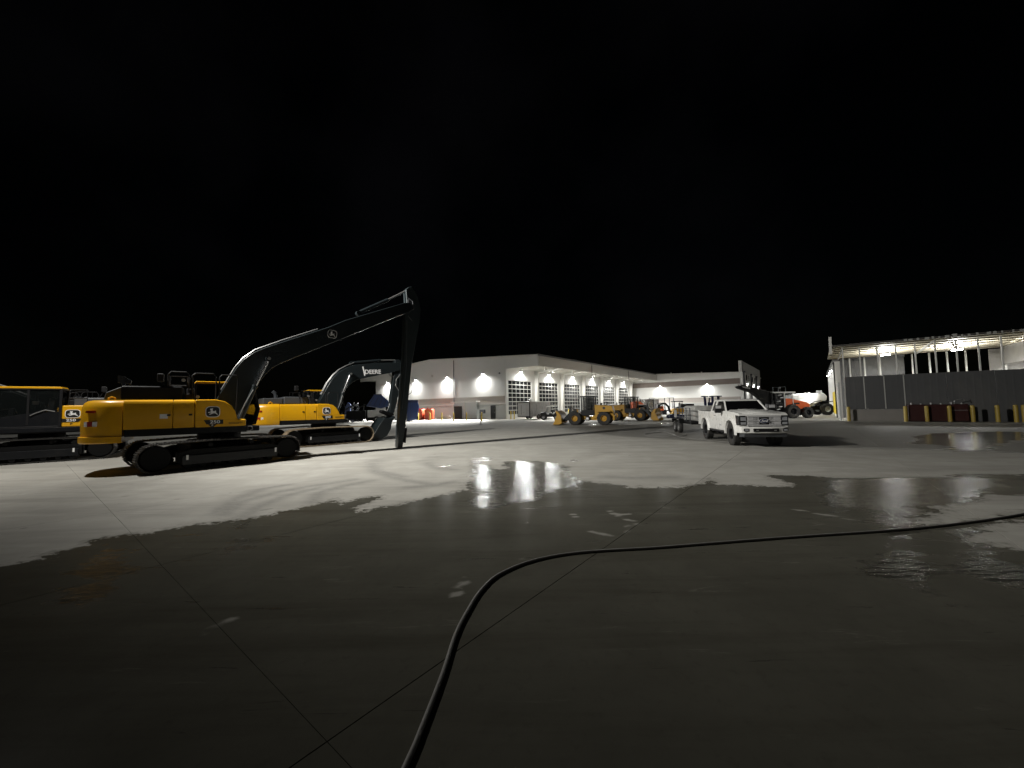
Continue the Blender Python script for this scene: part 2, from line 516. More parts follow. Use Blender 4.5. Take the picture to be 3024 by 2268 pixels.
def sdist(p, poly):
    """signed distance, positive inside"""
    d = np.full(len(p), 1e9)
    ins = np.zeros(len(p), bool)
    n = len(poly)
    for i in range(n):
        a, b = poly[i], poly[(i + 1) % n]
        d = np.minimum(d, segdist(p, a, b))
        cond = (a[1] > p[:, 1]) != (b[1] > p[:, 1])
        xi = (b[0] - a[0]) * (p[:, 1] - a[1]) / ((b[1] - a[1]) or 1e-9) + a[0]
        ins ^= cond & (p[:, 0] < xi)
    return np.where(ins, d, -d)


def concrete():
    m, nt, p = nodes_of('yard_concrete')
    g = nt.nodes.new('ShaderNodeNewGeometry').outputs['Position']

    def attr(n):
        a = nt.nodes.new('ShaderNodeAttribute')
        a.attribute_name = n
        return a.outputs['Fac']
    n_big = noise(nt, 0.12, 5, 0.6, g)
    n_mid = noise(nt, 0.9, 6, 0.65, g, 0.3)
    n_fine = noise(nt, 9, 5, 0.7, g)
    n_grit = noise(nt, 90, 3, 0.7, g)
    mp = nt.nodes.new('ShaderNodeMapping')
    mp.inputs['Rotation'].default_value = (0, 0, R(38))
    mp.inputs['Scale'].default_value = (0.25, 3.2, 1)
    nt.links.new(g, mp.inputs['Vector'])
    n_str = noise(nt, 0.8, 5, 0.65, mp.outputs[0], 0.2)
    jit = mth(nt, 'ADD', mth(nt, 'MULTIPLY', mth(nt, 'SUBTRACT', n_fine, 0.5), 0.30), mth(nt, 'ADD', mth(nt, 'MULTIPLY', mth(nt, 'SUBTRACT', n_str, 0.5), 0.22), mth(nt, 'MULTIPLY', mth(nt, 'SUBTRACT', noise(nt, 3.2, 6, 0.7, g, 0.6), 0.5), 0.34)))
    wet = sstep(nt, mth(nt, 'ADD', attr('wet'), jit), 0.49, 0.51)
    # the film of water thins out near its edge
    deep = sstep(nt, mth(nt, 'ADD', attr('wet'), jit), 0.5, 0.9)
    pj = mth(nt, 'ADD', mth(nt, 'MULTIPLY', mth(nt, 'SUBTRACT', n_mid, 0.5), 0.9), mth(nt, 'MULTIPLY', mth(nt, 'SUBTRACT', n_fine, 0.5), 0.25))
    pj = mth(nt, 'ADD', pj, mth(nt, 'MULTIPLY', mth(nt, 'SUBTRACT', n_str, 0.5), 0.55))
    pud = sstep(nt, mth(nt, 'ADD', attr('puddle'), pj), 0.44, 0.56)
    # stray shallow pools scattered over the wet film
    stray = mth(nt, 'MULTIPLY', sstep(nt, noise(nt, 3.1, 5, 0.62, mp.outputs[0], 0.8), 0.655, 0.69), wet)
    pud = mth(nt, 'MAXIMUM', pud, mth(nt, 'MULTIPLY', stray, 0.8))
    damp = mth(nt, 'MULTIPLY', sstep(nt, mth(nt, 'ADD', attr('damp'), mth(nt, 'MULTIPLY', pj, 0.5)), 0.42, 0.6), 0.72)
    fringe = mth(nt, 'MULTIPLY', sstep(nt, mth(nt, 'ADD', attr('wet'), mth(nt, 'MULTIPLY', jit, 1.3)), 0.40, 0.495), 0.45)
    mark = attr('tyre_mark')
    dry = mixc(nt, n_big, (0.255, 0.247, 0.222), (0.325, 0.317, 0.288))
    dry = mixc(nt, sstep(nt, n_mid, 0.35, 0.75), dry, (0.36, 0.352, 0.322))
    dry = mixc(nt, mth(nt, 'MULTIPLY', sstep(nt, n_str, 0.5, 0.75), 0.35), dry, (0.20, 0.19, 0.17))
    dry = mixc(nt, mth(nt, 'MULTIPLY', sstep(nt, n_grit, 0.55, 0.8), 0.25), dry, (0.19, 0.18, 0.16))
    n_wide = noise(nt, 0.33, 6, 0.7, mp.outputs[0], 0.5)
    dry = mixc(nt, mth(nt, 'MULTIPLY', sstep(nt, n_wide, 0.46, 0.72), 0.5), dry, (0.17, 0.163, 0.148))
    spots = noise(nt, 2.6, 2, 0.5, g)
    dry = mixc(nt, mth(nt, 'MULTIPLY', sstep(nt, spots, 0.70, 0.76), 0.5), dry, (0.12, 0.11, 0.10))
    dry = mixc(nt, mth(nt, 'MULTIPLY', mark, mth(nt, 'MULTIPLY', n_fine, 1.1)), dry, (0.13, 0.128, 0.12))
    wcol = mixc(nt, n_mid, (0.049, 0.0475, 0.039), (0.096, 0.093, 0.076))
    wcol = mixc(nt, mth(nt, 'MULTIPLY', sstep(nt, n_str, 0.45, 0.8), 0.7), wcol, (0.042, 0.039, 0.030))
    wcol = mixc(nt, mth(nt, 'MULTIPLY', sstep(nt, n_big, 0.5, 0.7), 0.5), wcol, (0.070, 0.060, 0.043))
    mp2 = nt.nodes.new('ShaderNodeMapping')
    mp2.inputs['Rotation'].default_value = (0, 0, R(-20))
    mp2.inputs['Scale'].default_value = (0.5, 4.0, 1)
    nt.links.new(g, mp2.inputs['Vector'])
    scuff = noise(nt, 1.1, 6, 0.72, mp2.outputs[0], 0.7)
    wcol = mixc(nt, mth(nt, 'MULTIPLY', sstep(nt, scuff, 0.60, 0.74), 0.55), wcol, (0.150, 0.145, 0.125))
    wcol = mixc(nt, mth(nt, 'MULTIPLY', sstep(nt, n_fine, 0.52, 0.75), 0.35), wcol, (0.044, 0.042, 0.034))
    wcol = mixc(nt, sstep(nt, mth(nt, 'MULTIPLY', attr('scuff'), mth(nt, 'ADD', n_fine, 0.45)), 0.28, 0.75), wcol, (0.22, 0.215, 0.195))
    dcol = mixc(nt, n_mid, (0.085, 0.082, 0.073), (0.125, 0.12, 0.106))
    dry = mixc(nt, fringe, dry, (0.13, 0.125, 0.11))
    c = mixc(nt, damp, dry, dcol)
    c = mixc(nt, wet, c, wcol)
    c = mixc(nt, mth(nt, 'MULTIPLY', pud, 0.6), c, (0.035, 0.033, 0.027))
    nt.links.new(c, p.inputs['Base Color'])
    rw = mth(nt, 'ADD', mth(nt, 'MULTIPLY', n_mid, 0.16), 0.16)
    rw = mth(nt, 'SUBTRACT', rw, mth(nt, 'MULTIPLY', deep, 0.02))
    r = mth(nt, 'ADD', mth(nt, 'MULTIPLY', mth(nt, 'SUBTRACT', rw, 0.85), wet), 0.85)
    r = mth(nt, 'ADD', mth(nt, 'MULTIPLY', mth(nt, 'SUBTRACT', 0.5, r), mth(nt, 'MULTIPLY', damp, mth(nt, 'SUBTRACT', 1.0, wet))), r)
    r = mth(nt, 'ADD', mth(nt, 'MULTIPLY', mth(nt, 'SUBTRACT', 0.055, r), pud), r)
    nt.links.new(r, p.inputs['Roughness'])
    # relief: grit where dry, small ripples where water stands
    b1 = nt.nodes.new('ShaderNodeBump')
    b1.inputs['Distance'].default_value = 0.004
    nt.links.new(mth(nt, 'SUBTRACT', 0.5, mth(nt, 'MULTIPLY', wet, 0.42)), b1.inputs['Strength'])
    nt.links.new(n_grit, b1.inputs['Height'])
    b2 = nt.nodes.new('ShaderNodeBump')
    nt.links.new(mth(nt, 'ADD', mth(nt, 'MULTIPLY', pud, 0.42), 0.03), b2.inputs['Strength'])
    b2.inputs['Distance'].default_value = 0.02
    mp3 = nt.nodes.new('ShaderNodeMapping')
    mp3.inputs['Rotation'].default_value = (0, 0, R(10))
    mp3.inputs['Scale'].default_value = (0.8, 2.6, 1)
    nt.links.new(g, mp3.inputs['Vector'])
    nt.links.new(noise(nt, 4.5, 6, 0.62, mp3.outputs[0], 0.6), b2.inputs['Height'])
    nt.links.new(b1.outputs[0], b2.inputs['Normal'])
    nt.links.new(b2.outputs[0], p.inputs['Normal'])
    nt.links.new(mth(nt, 'ADD', mth(nt, 'SUBTRACT', 0.4, mth(nt, 'MULTIPLY', wet, 0.395)), mth(nt, 'MULTIPLY', pud, 0.50)), p.inputs['Specular IOR Level'])
    return m


M['concrete'] = concrete()
M['joint'] = mat('joint_sealant', (0.065, 0.061, 0.055), 0.8, var=0.3)

gm = MB().add([(-900, -900, -0.022), (900, -900, -0.022), (900, 900, -0.022), (-900, 900, -0.022)], [(0, 1, 2, 3)])
ground = gm.build('ground', M['joint'])
ground['kind'] = 'structure'
ground.data.materials[0] = M['joint']
far = MB()
for x0, x1, y0, y1 in ((-900, 900, 112, 900), (-900, -75, -900, 112), (95, 900, -900, 112), (-75, 95, -900, -14)):
    far.add([(x0, y0, -0.018), (x1, y0, -0.018), (x1, y1, -0.018), (x0, y1, -0.018)], [(0, 1, 2, 3)])
fo = far.build('outer_ground', M['concrete'])
fo['kind'] = 'structure'


def slabs():
    PP, QQ, P0_, Q0_ = 4.25, 6.53, -2.3, 1.15
    rz = math.atan2(E1[1], E1[0])
    plain = {}
    for i in range(-17, 17):
        for j in range(-3, 15):
            cp, cq = P0_ + PP * (i + .5), Q0_ + QQ * (j + .5)
            c = cp * E1 + cq * E2
            dist = float(np.hypot(c[0], c[1]))
            if c[1] < -5 or abs(c[0]) > 1.42 * max(c[1], 0) + 9 or c[1] > 72:
                continue
            if dist > 46:
                step = None
            else:
                step = 0.11 if dist < 11 else 0.2 if dist < 16 else (0.45 if dist < 30 else 0.8)
            g = 0.006
            if (c[1] < 45):
                g = 0.0026
            hx, hy = PP / 2 - (0.0045 if c[1] < 45 else g), QQ / 2 - 0.002
            nx = 1 if step is None else int(PP / step)
            ny = 1 if step is None else int(QQ / step)
            key = (nx, ny) if step is None else None
            if key in plain:
                me = plain[key]
            else:
                xs, ys = np.linspace(-hx, hx, nx + 1), np.linspace(-hy, hy, ny + 1)
                X, Y = np.meshgrid(xs, ys, indexing='ij')
                pts = np.stack([X.ravel(), Y.ravel()], 1)
                vs = [(x, y, 0.0) for x, y in pts]
                fs = [(a * (ny + 1) + b, (a + 1) * (ny + 1) + b, (a + 1) * (ny + 1) + b + 1, a * (ny + 1) + b + 1) for a in range(nx) for b in range(ny)]
                n0 = len(vs)
                rim = [(0, b) for b in range(ny + 1)] + [(a, ny) for a in range(1, nx + 1)] + [(nx, b) for b in range(ny - 1, -1, -1)] + [(a, 0) for a in range(nx - 1, 0, -1)]
                idx = [a * (ny + 1) + b for a, b in rim]
                for k in idx:
                    vs.append((vs[k][0], vs[k][1], -0.03))
                L = len(idx)
                fs += [(idx[k], idx[(k + 1) % L], n0 + (k + 1) % L, n0 + k) for k in range(L)]
                me = bpy.data.meshes.new('concrete_slab')
                me.from_pydata(vs, [], fs)
                me.materials.append(M['concrete'])
                if step is not None:
                    P = np.array([(v[0], v[1]) for v in vs])
                    Wp = c + P[:, :1] * E1 + P[:, 1:] * E2
                    w = sdist(Wp, WET)
                    for isl in ISLES:
                        w = np.minimum(w, -sdist(Wp, isl))
                    pd = np.full(len(Wp), -9.0)
                    for q in PUDS:
                        pd = np.maximum(pd, sdist(Wp, q))
                    for isl in ISLES:
                        pd = np.minimum(pd, -sdist(Wp, isl) - .12)
                    dm = sdist(Wp, DAMP)
                    mk = np.zeros(len(Wp))
                    for L_ in MARKS:
                        for a, b in zip(L_[:-1], L_[1:]):
                            mk = np.maximum(mk, np.exp(-(segdist(Wp, a, b) / 0.17) ** 2))
                    sf = np.zeros(len(Wp))
                    for L_ in SCUFFS:
                        for a, b in zip(L_[:-1], L_[1:]):
                            sf = np.maximum(sf, np.exp(-(segdist(Wp, a, b) / 0.055) ** 2))
                    for nm, val in (('scuff', sf), ('wet', np.clip(w * .5 + .5, 0, 1)), ('puddle', np.clip(pd * .5 + .5, 0, 1)), ('damp', np.clip(dm * .25 + .5, 0, 1)), ('tyre_mark', mk)):
                        at = me.attributes.new(nm, 'FLOAT', 'POINT')
                        at.data.foreach_set('value', val.astype(np.float32))
                if key:
                    plain[key] = me
            inst('concrete_slab', me, ground, (c[0], c[1], 0), (0, 0, rz))


slabs()

# ------------------------------------------------------------------ the garage hall and its wing
BA = (0.617, 0.787)            # along the door front
PB = (-0.92, 58.68)
RZB = hd(BA)
MWB = Matrix.Translation((PB[0], PB[1], 0)) @ Matrix.Rotation(RZB, 4, 'Z')


def bw(x, y, z):
    return MWB @ Vector((x, y, z))


def bdir(v):
    return MWB.to_3x3() @ Vector(v)


hall = thing('garage_building', 'long white metal garage with six glazed roll up doors under a deep lit canopy', 'building', (PB[0], PB[1], 0), RZB)
LB, DB = 52.2, 35.0
RIDGE, ZR = 17.5, 10.72


def roofz(y):
    return ZR - (0.058 if y < RIDGE else 0.06) * abs(y - RIDGE)


# side wall (facade A, plane x=0): white siding over a taupe band over grey block
wall = MB().prism([(0.15, 3.66), (DB, 3.66), (DB, roofz(DB) - .25), (RIDGE, ZR - .25), (0.15, roofz(0) - .25)], 0.0, 0.25, 'x').build('side_wall', M['wall'], hall)
MB().box(0.02, 0.25, 0.15, DB, 2.4, 3.56).build('wall_band', M['blockb'], hall)
MB().box(-0.03, 0.25, 0.15, DB, 0, 2.34).build('base_wall', M['block'], hall)
MB().box(-0.07, 0.25, 0.1, DB, 3.56, 3.66).build('wall_trim', M['trim'], hall)
MB().box(-0.06, 0.25, 0.1, DB, 2.34, 2.40).build('wall_trim', M['trim'], hall)
MB().box(0, LB, DB - .25, DB, 0, roofz(DB) - .25).build('back_wall', M['wallx'], hall)
MB().box(0.25, LB, 16.0, 16.2, 0, 7.4).build('inner_wall', M['greydoor'], hall)
# roof with a thick edge
rf = [(-6.15, roofz(-6.15) + .02), (RIDGE, ZR + .02), (41.0, roofz(41) + .02), (41.0, roofz(41) - .22), (RIDGE, ZR - .22), (-6.15, roofz(-6.15) - .22)]
MB().prism(rf, -0.25, LB, 'x').build('roof', M['roof'], hall)
# white edge trim following the gable
MB().prism([(-6.15, roofz(-6.15) - .05), (RIDGE, ZR - .05), (41, roofz(41) - .05), (41, roofz(41) - .3), (RIDGE, ZR - .3), (-6.15, roofz(-6.15) - .3)], -0.32, -0.255, 'x').build('roof_edge_trim', M['trim'], hall)
# canopy: fascia, gable infill, soffit
MB().box(-0.1, LB, -6.2, -6.0, 7.66, roofz(-6.2) - .23).build('canopy_fascia', M['fascia'], hall)
for x in (16.5, 33.5):
    MB().box(x, x + .06, -6.215, -6.19, 7.68, roofz(-6.2) - .24).build('fascia_joint', M['fixture'], hall)
    MB().cyl((x, -6.27, 7.1), (x, -6.27, 8.9), 0.05).build('downspout', M['fixture'], hall)
MB().prism([(-6.0, 7.7), (0.13, 7.7), (0.13, roofz(0) - .24), (-6.0, roofz(-6) - .24)], 0.0, 0.2, 'x').build('canopy_end_wall', M['wall'], hall)
MB().box(0.2, LB, -6.0, 0.0, 8.02, 8.07).build('soffit', M['soffit'], hall)
for k in range(5):
    MB().box(0.2, LB, -5.3 + k * 1.1, -5.2 + k * 1.1, 7.8, 8.02).build('purlin', M['soffit'], hall)
MB().prism([(35, 7.9), (41, 7.9), (41, roofz(41) - .24), (35, roofz(35) - .24)], 0.0, 0.2, 'x').build('canopy_end_wall', M['wall'], hall)
MB().box(0.2, LB, 35.0, 41.0, 8.05, 8.1).build('soffit', M['soffit'], hall)
# front wall (facade B, plane y=0) with door openings
X0, PITCHB, DW, DH = 0.55, 8.45, 6.15, 6.0
fw = MB().box(0.0, LB, 0.0, 0.22, DH, 8.02)
xs = [0.0] + [v for k in range(6) for v in (X0 + PITCHB * k, X0 + PITCHB * k + DW)] + [LB]
for k in range(0, len(xs), 2):
    fw.box(xs[k], xs[k + 1], 0.0, 0.22, 0, DH)
fw.build('front_wall', M['wallx'], hall)
for k in range(6):
    xc = X0 + PITCHB * k
    # tapered frame column and canopy beam beside each door
    MB().prism([(-0.002, 0), (-0.30, 0), (-0.85, 7.6), (-5.95, 7.72), (-5.95, 7.98), (-0.002, 7.98)], xc + DW + .95, xc + DW + 1.2, 'x').build('frame_column', M['trim'], hall, 0.01)
    MB().tube([(xc + DW + 1.55, -0.12, 0.1), (xc + DW + 1.55, -0.12, 6.9), (xc + DW + 1.65, -0.3, 7.25), (xc + DW + 1.7, -0.7, 7.4), (xc + DW + 1.7, -2.0, 7.5)], 0.07).build('downspout', M['trim'], hall)
pane_me = {}
NC, NR = 6, 9
rail = 0.066
for k in range(6):
    xc = X0 + PITCHB * k
    d = MB()
    rh, cw = DH / NR, DW / NC
    for r in range(NR + 1):
        zc = min(max(r * rh, rail / 2), DH - rail / 2)
        d.box(xc + .01, xc + DW - .01, 0.06, 0.11, zc - rail * (.75 if r else .9), zc + rail * .75)
    for c in range(NC + 1):
        xx = min(max(xc + c * cw, xc + rail / 2 + .01), xc + DW - rail / 2 - .01)
        d.box(xx - rail * .42, xx + rail * .42, 0.062, 0.108, 0, DH)
    d.box(xc + .01, xc + DW - .01, 0.065, 0.10, 0.0, rh)
    door = d.build('garage_door', M['trim'], hall)
    if not pane_me:
        pane_me['p'] = MB().box(-cw / 2 + .03, cw / 2 - .03, -0.01, 0.01, -rh / 2 + .04, rh / 2 - .04).mesh('pane', M['pane'])
    for r in range(1, NR):
        for c in range(NC):
            inst('pane', pane_me['p'], door, (xc + (c + .5) * cw, 0.098, (r + .5) * rh), (R(random.uniform(-.5, .5)), 0, R(random.uniform(-.4, .4))))


def wall_light(parent, p, n, energy, world, wdir, size=0.14, cone=140, aimout=1.0):
    """wall pack: bronze housing, glowing lens, and its own lamp; n = outward normal in parent axes (unit x or y)"""
    n = Vector(n)
    t = Vector((-n.y, n.x, 0))
    p = Vector(p)
    mt = Matrix((n, t, Vector((0, 0, 1)))).transposed()
    h = MB().obox(p + n * .12, (0.24, 0.42, 0.16), mt).build('wall_light', M['fixture'], parent, 0.015)
    MB().obox(p + n * .14 + Vector((0, 0, -.10)), (0.17, 0.34, 0.04), mt).build('lens', M['lens'], h)
    lamp('wall_light_lamp', 'SPOT', world(*(p + n * .40 + Vector((0, 0, -.15)))), energy * .19, aim=wdir(n * .42 + Vector((0, 0, -1))), size=size, cone=178, blend=1.0)
    lamp('wall_light_throw', 'SPOT', world(*(p + n * .45 + Vector((0, 0, -.15)))), energy * 2.0, aim=wdir(n * 1.1 + Vector((0, 0, -1))), size=size, cone=86, blend=0.75)
    return h


for y in (4.66, 13.1, 21.7, 30.7):
    wall_light(hall, (0.0, y, 7.25), (-1, 0, 0), 15500, bw, bdir)
for k in range(6):
    wall_light(hall, (X0 + PITCHB * k + DW / 2 + .1, 0.0, 7.45), (0, -1, 0), 14000, bw, bdir, aimout=0.95)
    lamp('soffit_fill_lamp', 'SPOT', bw(X0 + PITCHB * k + DW / 2, -.3, 7.55), 900, aim=bdir((0, -1, .16)), size=0.1, cone=150, blend=1.0)  # added lamp without a fixture, brightens the soffit
    MB().cyl((X0 + PITCHB * k + DW / 2, -4.9, 7.25), (X0 + PITCHB * k + DW / 2, -4.9, 8.0), 0.17).build('reflection_bar', M['soffit'], hall)  # added white cylinder standing for a bright reflected bar under the canopy
# vestibule, service door, box, downspouts
vb = MB().box(-0.60, -0.035, 5.6, 11.2, 0, 2.72).build('vestibule', M['greydoor'], hall, 0.01)
MB().box(-1.0, -0.035, 5.4, 11.3, 2.72, 2.88).build('vestibule_roof', M['trim'], hall, 0.01)
MB().box(-0.64, -0.60, 8.95, 10.85, 0.02, 2.12).build('vestibule_door', M['door'], hall)
MB().box(-0.63, -0.60, 5.75, 8.3, 0.05, 2.5).build('vestibule_panel', M['greydoor'], hall)
for y in (8.42, 11.0):
    MB().box(-0.66, -0.60, y - .06, y + .06, 0.0, 2.7).build('vestibule_frame', M['trim'], hall)
sd = MB().box(-0.075, -0.031, 2.15, 3.15, 0.02, 2.14).build('service_door', M['door'], hall)
MB().box(-0.10, -0.075, 2.25, 2.32, 1.0, 1.12).build('door_handle', M['steel'], sd)
MB().box(-0.20, -0.031, 4.3, 5.4, 0.9, 1.5).build('meter_box', M['hood'], hall, 0.01)
MB().cyl((-0.09, 11.4, 0.1), (-0.09, 11.4, 10.0), 0.06).build('downspout', M['hood'], hall)
MB().cyl((-0.02, 17.0, 7.7), (-0.14, 17.0, 7.7), 0.22).build('wall_vent', M['fascia'], hall)
MB().cyl((-0.02, 1.2, 7.1), (-0.14, 1.2, 7.1), 0.12).build('wall_vent', M['hood'], hall)

# wing: facade C (plane x=52.2, facing -x) and the tall end wall D (plane y=-24.4, facing -y)
wing = thing('office_building', 'long white wing with a brown wall band and tall raked parapet at its end', 'building', (PB[0], PB[1], 0), RZB)


def wz(y):
    return 9.33 + (y + 6.4) * 0.0405


for z0, z1, mm, nm, dx in ((7.27, None, 'wall', 'upper_wall', 0), (6.02, 7.27, 'band', 'wall_band', 0.03), (3.2, 6.02, 'wall', 'middle_wall', 0), (2.08, 3.14, 'blockb', 'lower_band', 0.01), (0, 2.02, 'block', 'base_wall', -0.03)):
    pts = [(-24.2, z0), (0, z0), (0, z1 or wz(0) - .2), (-24.2, z1 or wz(-24.2) - .2)]
    MB().prism(pts, LB + .02 + dx, LB + .4, 'x').build(nm, M[mm], wing)
MB().box(LB - .04, LB + .4, -24.2, 0, 3.14, 3.2).build('wall_trim', M['fascia'], wing)
MB().box(LB - .04, LB + .4, -24.2, 0, 2.02, 2.08).build('wall_trim', M['fascia'], wing)
MB().prism([(-24.2, wz(-24.2) - .2), (0, wz(0) - .2), (0, wz(0) + .05), (-24.2, wz(-24.2) + .05)], LB - .15, LB + 34, 'x').build('roof', M['roof'], wing)
MB().prism([(-24.2, wz(-24.2) - .28), (0, wz(0) - .28), (0, wz(0) + .02), (-24.2, wz(-24.2) + .02)], LB - .22, LB - .155, 'x').build('roof_edge_trim', M['trim'], wing)
MB().box(LB - 1.0, LB + 35, -24.8, -24.22, 8.5, 11.05).build('parapet', M['wallx'], wing)
MB().box(LB + .02, LB + 35, -24.8, -24.22, 0, 8.5).build('end_wall', M['wallx'], wing)
for y in (-7.0, -17.6):
    wall_light(wing, (LB + .02, y, 6.3), (-1, 0, 0), 9000, bw, bdir)
for x in (6.7, 18.0, 28.5):
    wall_light(wing, (LB + x, -24.8, 6.3), (0, -1, 0), 13000, bw, bdir)
for x in (0.9, 13.1, 24.1):
    MB().box(LB + x - .12, LB + x + .12, -25.05, -24.8, 0, 8.5).box(LB + x - .5, LB + x + .5, -25.2, -24.8, 8.5, 8.8).build('frame_column', M['hood'], wing)
for x in (5.0, 9.5, 16.0, 21.0):
    MB().box(LB + x, LB + x + 1.6, -24.83, -24.79, 6.9, 8.2).build('window', M['pane'], wing)
MB().box(LB + 35.0, LB + 35.6, -25.0, -24.4, 8.6, 9.0).build('wall_camera', M['trim'], wing)
for y in (-3, -9, -16):
    MB().cyl((LB + 2.5, y, wz(y)), (LB + 2.5, y, wz(y) + .5), 0.18).build('roof_vent', M['galv'], wing)

# ------------------------------------------------------------------ the wash shed on the right
SA = (0.787, -0.617)
PS = (30.9, 36.0)
RZS = hd(SA)
MWS = Matrix.Translation((PS[0], PS[1], 0)) @ Matrix.Rotation(RZS, 4, 'Z')


def sw(x, y, z):
    return MWS @ Vector((x, y, z))


def sdir(v):
    return MWS.to_3x3() @ Vector(v)


shed = thing('wash_shed', 'open fronted steel shed with charcoal lower wall and lit cream roof deck', 'building', (PS[0], PS[1], 0), RZS)
# local: x along the front (to the right), y to the back
LS = 19.0
edges = [0.22, 1.52, 2.85, 4.09, 6.6, 9.2, 11.8, 14.4, LS]
for a_, b_ in zip(edges[:-1], edges[1:]):
    MB().box(a_ + .012, b_ - .012, 0.0, 0.14, 0.0 if a_ > 4 else 1.06, 4.07 + random.uniform(-.015, .015)).build('wall_panel', M['darkpanel'], shed, 0.006)
for x in (0.19, 1.52, 2.85, 4.09):
    MB().box(x - .035, x + .035, -0.05, -0.003, 1.1, 4.0).build('light_leak_strip', M['galv'], shed)  # pale strip put over each seam for light leaking through
MB().box(0.22, 4.3, -0.45, 0.13, 0, 1.05).build('plinth', M['plinth'], shed, 0.02)
for i in range(16):
    x = 0.2 + 1.19 * i
    MB().box(x - .045, x + .045, 0.16, 0.28, 0, 6.75).build('front_post', M['palepost'], shed)
    if i % 4 == 2:
        MB().bar((x, .23, 5.9), (x, 1.5, 6.72), 0.06).build('knee_brace', M['galv'], shed)
    if i not in (3, 8):
        MB().box(x + .85, x + .97, 8.0, 8.14, 0, 6.45).build('rear_post', M['palepost'], shed)
    if i % 5 == 0:
        MB().prism([(0.1, 6.72), (8.4, 6.36), (8.4, 6.50), (0.1, 6.90)], x - .05, x + .05, 'x').build('rafter', M['galv'], shed)
for k in range(7):
    y = 0.35 + k * 1.3
    z = 6.92 - y * .043
    MB().box(-.6, LS, y - .04, y + .04, z - .06, z + .02).build('purlin', M['purlin'], shed)
MB().prism([(-.3, 6.96), (8.7, 6.57), (8.7, 6.66), (-.3, 7.06)], -.7, LS, 'x').build('roof_deck', M['cream'], shed)
# ragged gutter of pipes and brackets along the front edge
gt = MB()
for i in range(34):
    x = 4.2 + i * 0.42 + random.uniform(-.1, .1)
    gt.box(x, x + random.uniform(.08, .26), -.38, -.3, 6.9, 7.06 + random.uniform(0, .12))
gt.build('eave_brackets', M['galv'], shed)
MB().box(-.7, LS, -.36, -.302, 6.93, 7.10).build('eave_trim', M['fixture'], shed)
# left end: parapet gusset, grey side wall strip
MB().prism([(-.4, 6.3), (0.7, 6.3), (0.35, 7.9), (-.4, 7.9)], -.75, -.55, 'x').build('gable_end', M['trim'], shed)
MB().prism([(0.15, 0), (1.5, 0), (1.5, 3.6), (0.15, 3.6)], -.28, -.16, 'x').build('end_panel', M['greydoor'], shed)
MB().box(0.3, 5.3, 8.2, 8.35, 0, 6.3).build('rear_wall', M['greywall'], shed)
MB().box(10.9, LS, 8.2, 8.35, 0, 6.4).build('rear_wall', M['plaster'], shed)
MB().box(11.6, 11.75, 0.9, 8.19, 4.9, 6.5).build('partition_wall', M['plaster'], shed)
for i, (x, e) in enumerate(((3.56, 1100), (8.23, 1200), (13.0, 500))):
    L = MB().box(x - .35, x + .35, 4.35, 4.65, 6.30, 6.5).build('ceiling_light', M['galv'], shed)
    MB().box(x - .31, x + .31, 4.32, 4.68, 6.22, 6.298).build('lens', M['lens'], L)
    lamp('ceiling_light_lamp', 'SPOT', sw(x, 4.5, 6.1), e, aim=(0, 0, -1), size=0.14, cone=168, blend=0.8)
    lamp('ceiling_wash_lamp', 'SPOT', sw(x, 4.5, 5.6), e * 1.3, aim=(0, 0, 1), size=0.15, cone=165, blend=0.6)

# long annex behind the shed, its side wall with three lights
annex = thing('annex_building', 'long narrow annex behind the shed with white side wall, yellow panel and three lights', 'building', (PS[0], PS[1], 0), RZS)
MB().box(-.15, 5.2, 8.6, 36, 0, 6.25).build('side_wall', M['wall'], annex)
MB().prism([(8.45, 6.25), (36.2, 6.25), (36.2, 6.5), (8.45, 6.5)], -.3, 5.4, 'x').build('roof', M['roof'], annex)
MB().box(-.22, -.15, 9.0, 17.5, 0.35, 2.95).build('yellow_panel', M['yellowpanel'], annex)
MB().box(-.26, -.152, 8.75, 8.9, 0, 6.2).build('downspout', M['door'], annex)
for y in (16.5, 22.5, 29.2):
    wall_light(annex, (-.15, y, 5.8), (-1, 0, 0), 2000, sw, sdir)

# ------------------------------------------------------------------ excavators
SHOE = MB().box(-.092, .092, -.3, .3, 0, .028).box(-.085, -.06, -.3, .3, .028, .06).box(-.012, .012, -.3, .3, .028, .055).box(.06, .085, -.3, .3, .028, .06).mesh('track_shoe', M['track'], smooth=False)
SHOET = SHOE.copy()
SHOET.materials[0] = M['tracktan']


def track_path(n=54):
    xr, xf, zc, r = -1.98, 1.80, 0.475, 0.415
    pts = []
    for i in range(13):
        a = R(-90 + 180 * i / 12)
        pts.append((xf + r * math.cos(a), zc + r * math.sin(a)))
    for x, z in ((1.0, .905), (.2, .925), (-.6, .93), (-1.4, .91)):
        pts.append((x, z))
    for i in range(13):
        a = R(90 + 180 * i / 12)
        pts.append((xr + r * math.cos(a), zc + r * math.sin(a)))
    pts.append(pts[0])
    P = np.array(pts)
    d = np.r_[0, np.cumsum(np.linalg.norm(np.diff(P, axis=0), axis=1))]
    out = []
    for k in range(n):
        s = d[-1] * k / n
        q = [np.interp(s, d, P[:, c]) for c in (0, 1)]
        q2 = [np.interp((s + .03) % d[-1], d, P[:, c]) for c in (0, 1)]
        t = np.array(q2) - np.array(q)
        t /= np.linalg.norm(t)
        out.append((q[0], q[1], t[1], -t[0]))      # outward normal of a counter-clockwise run
    return out


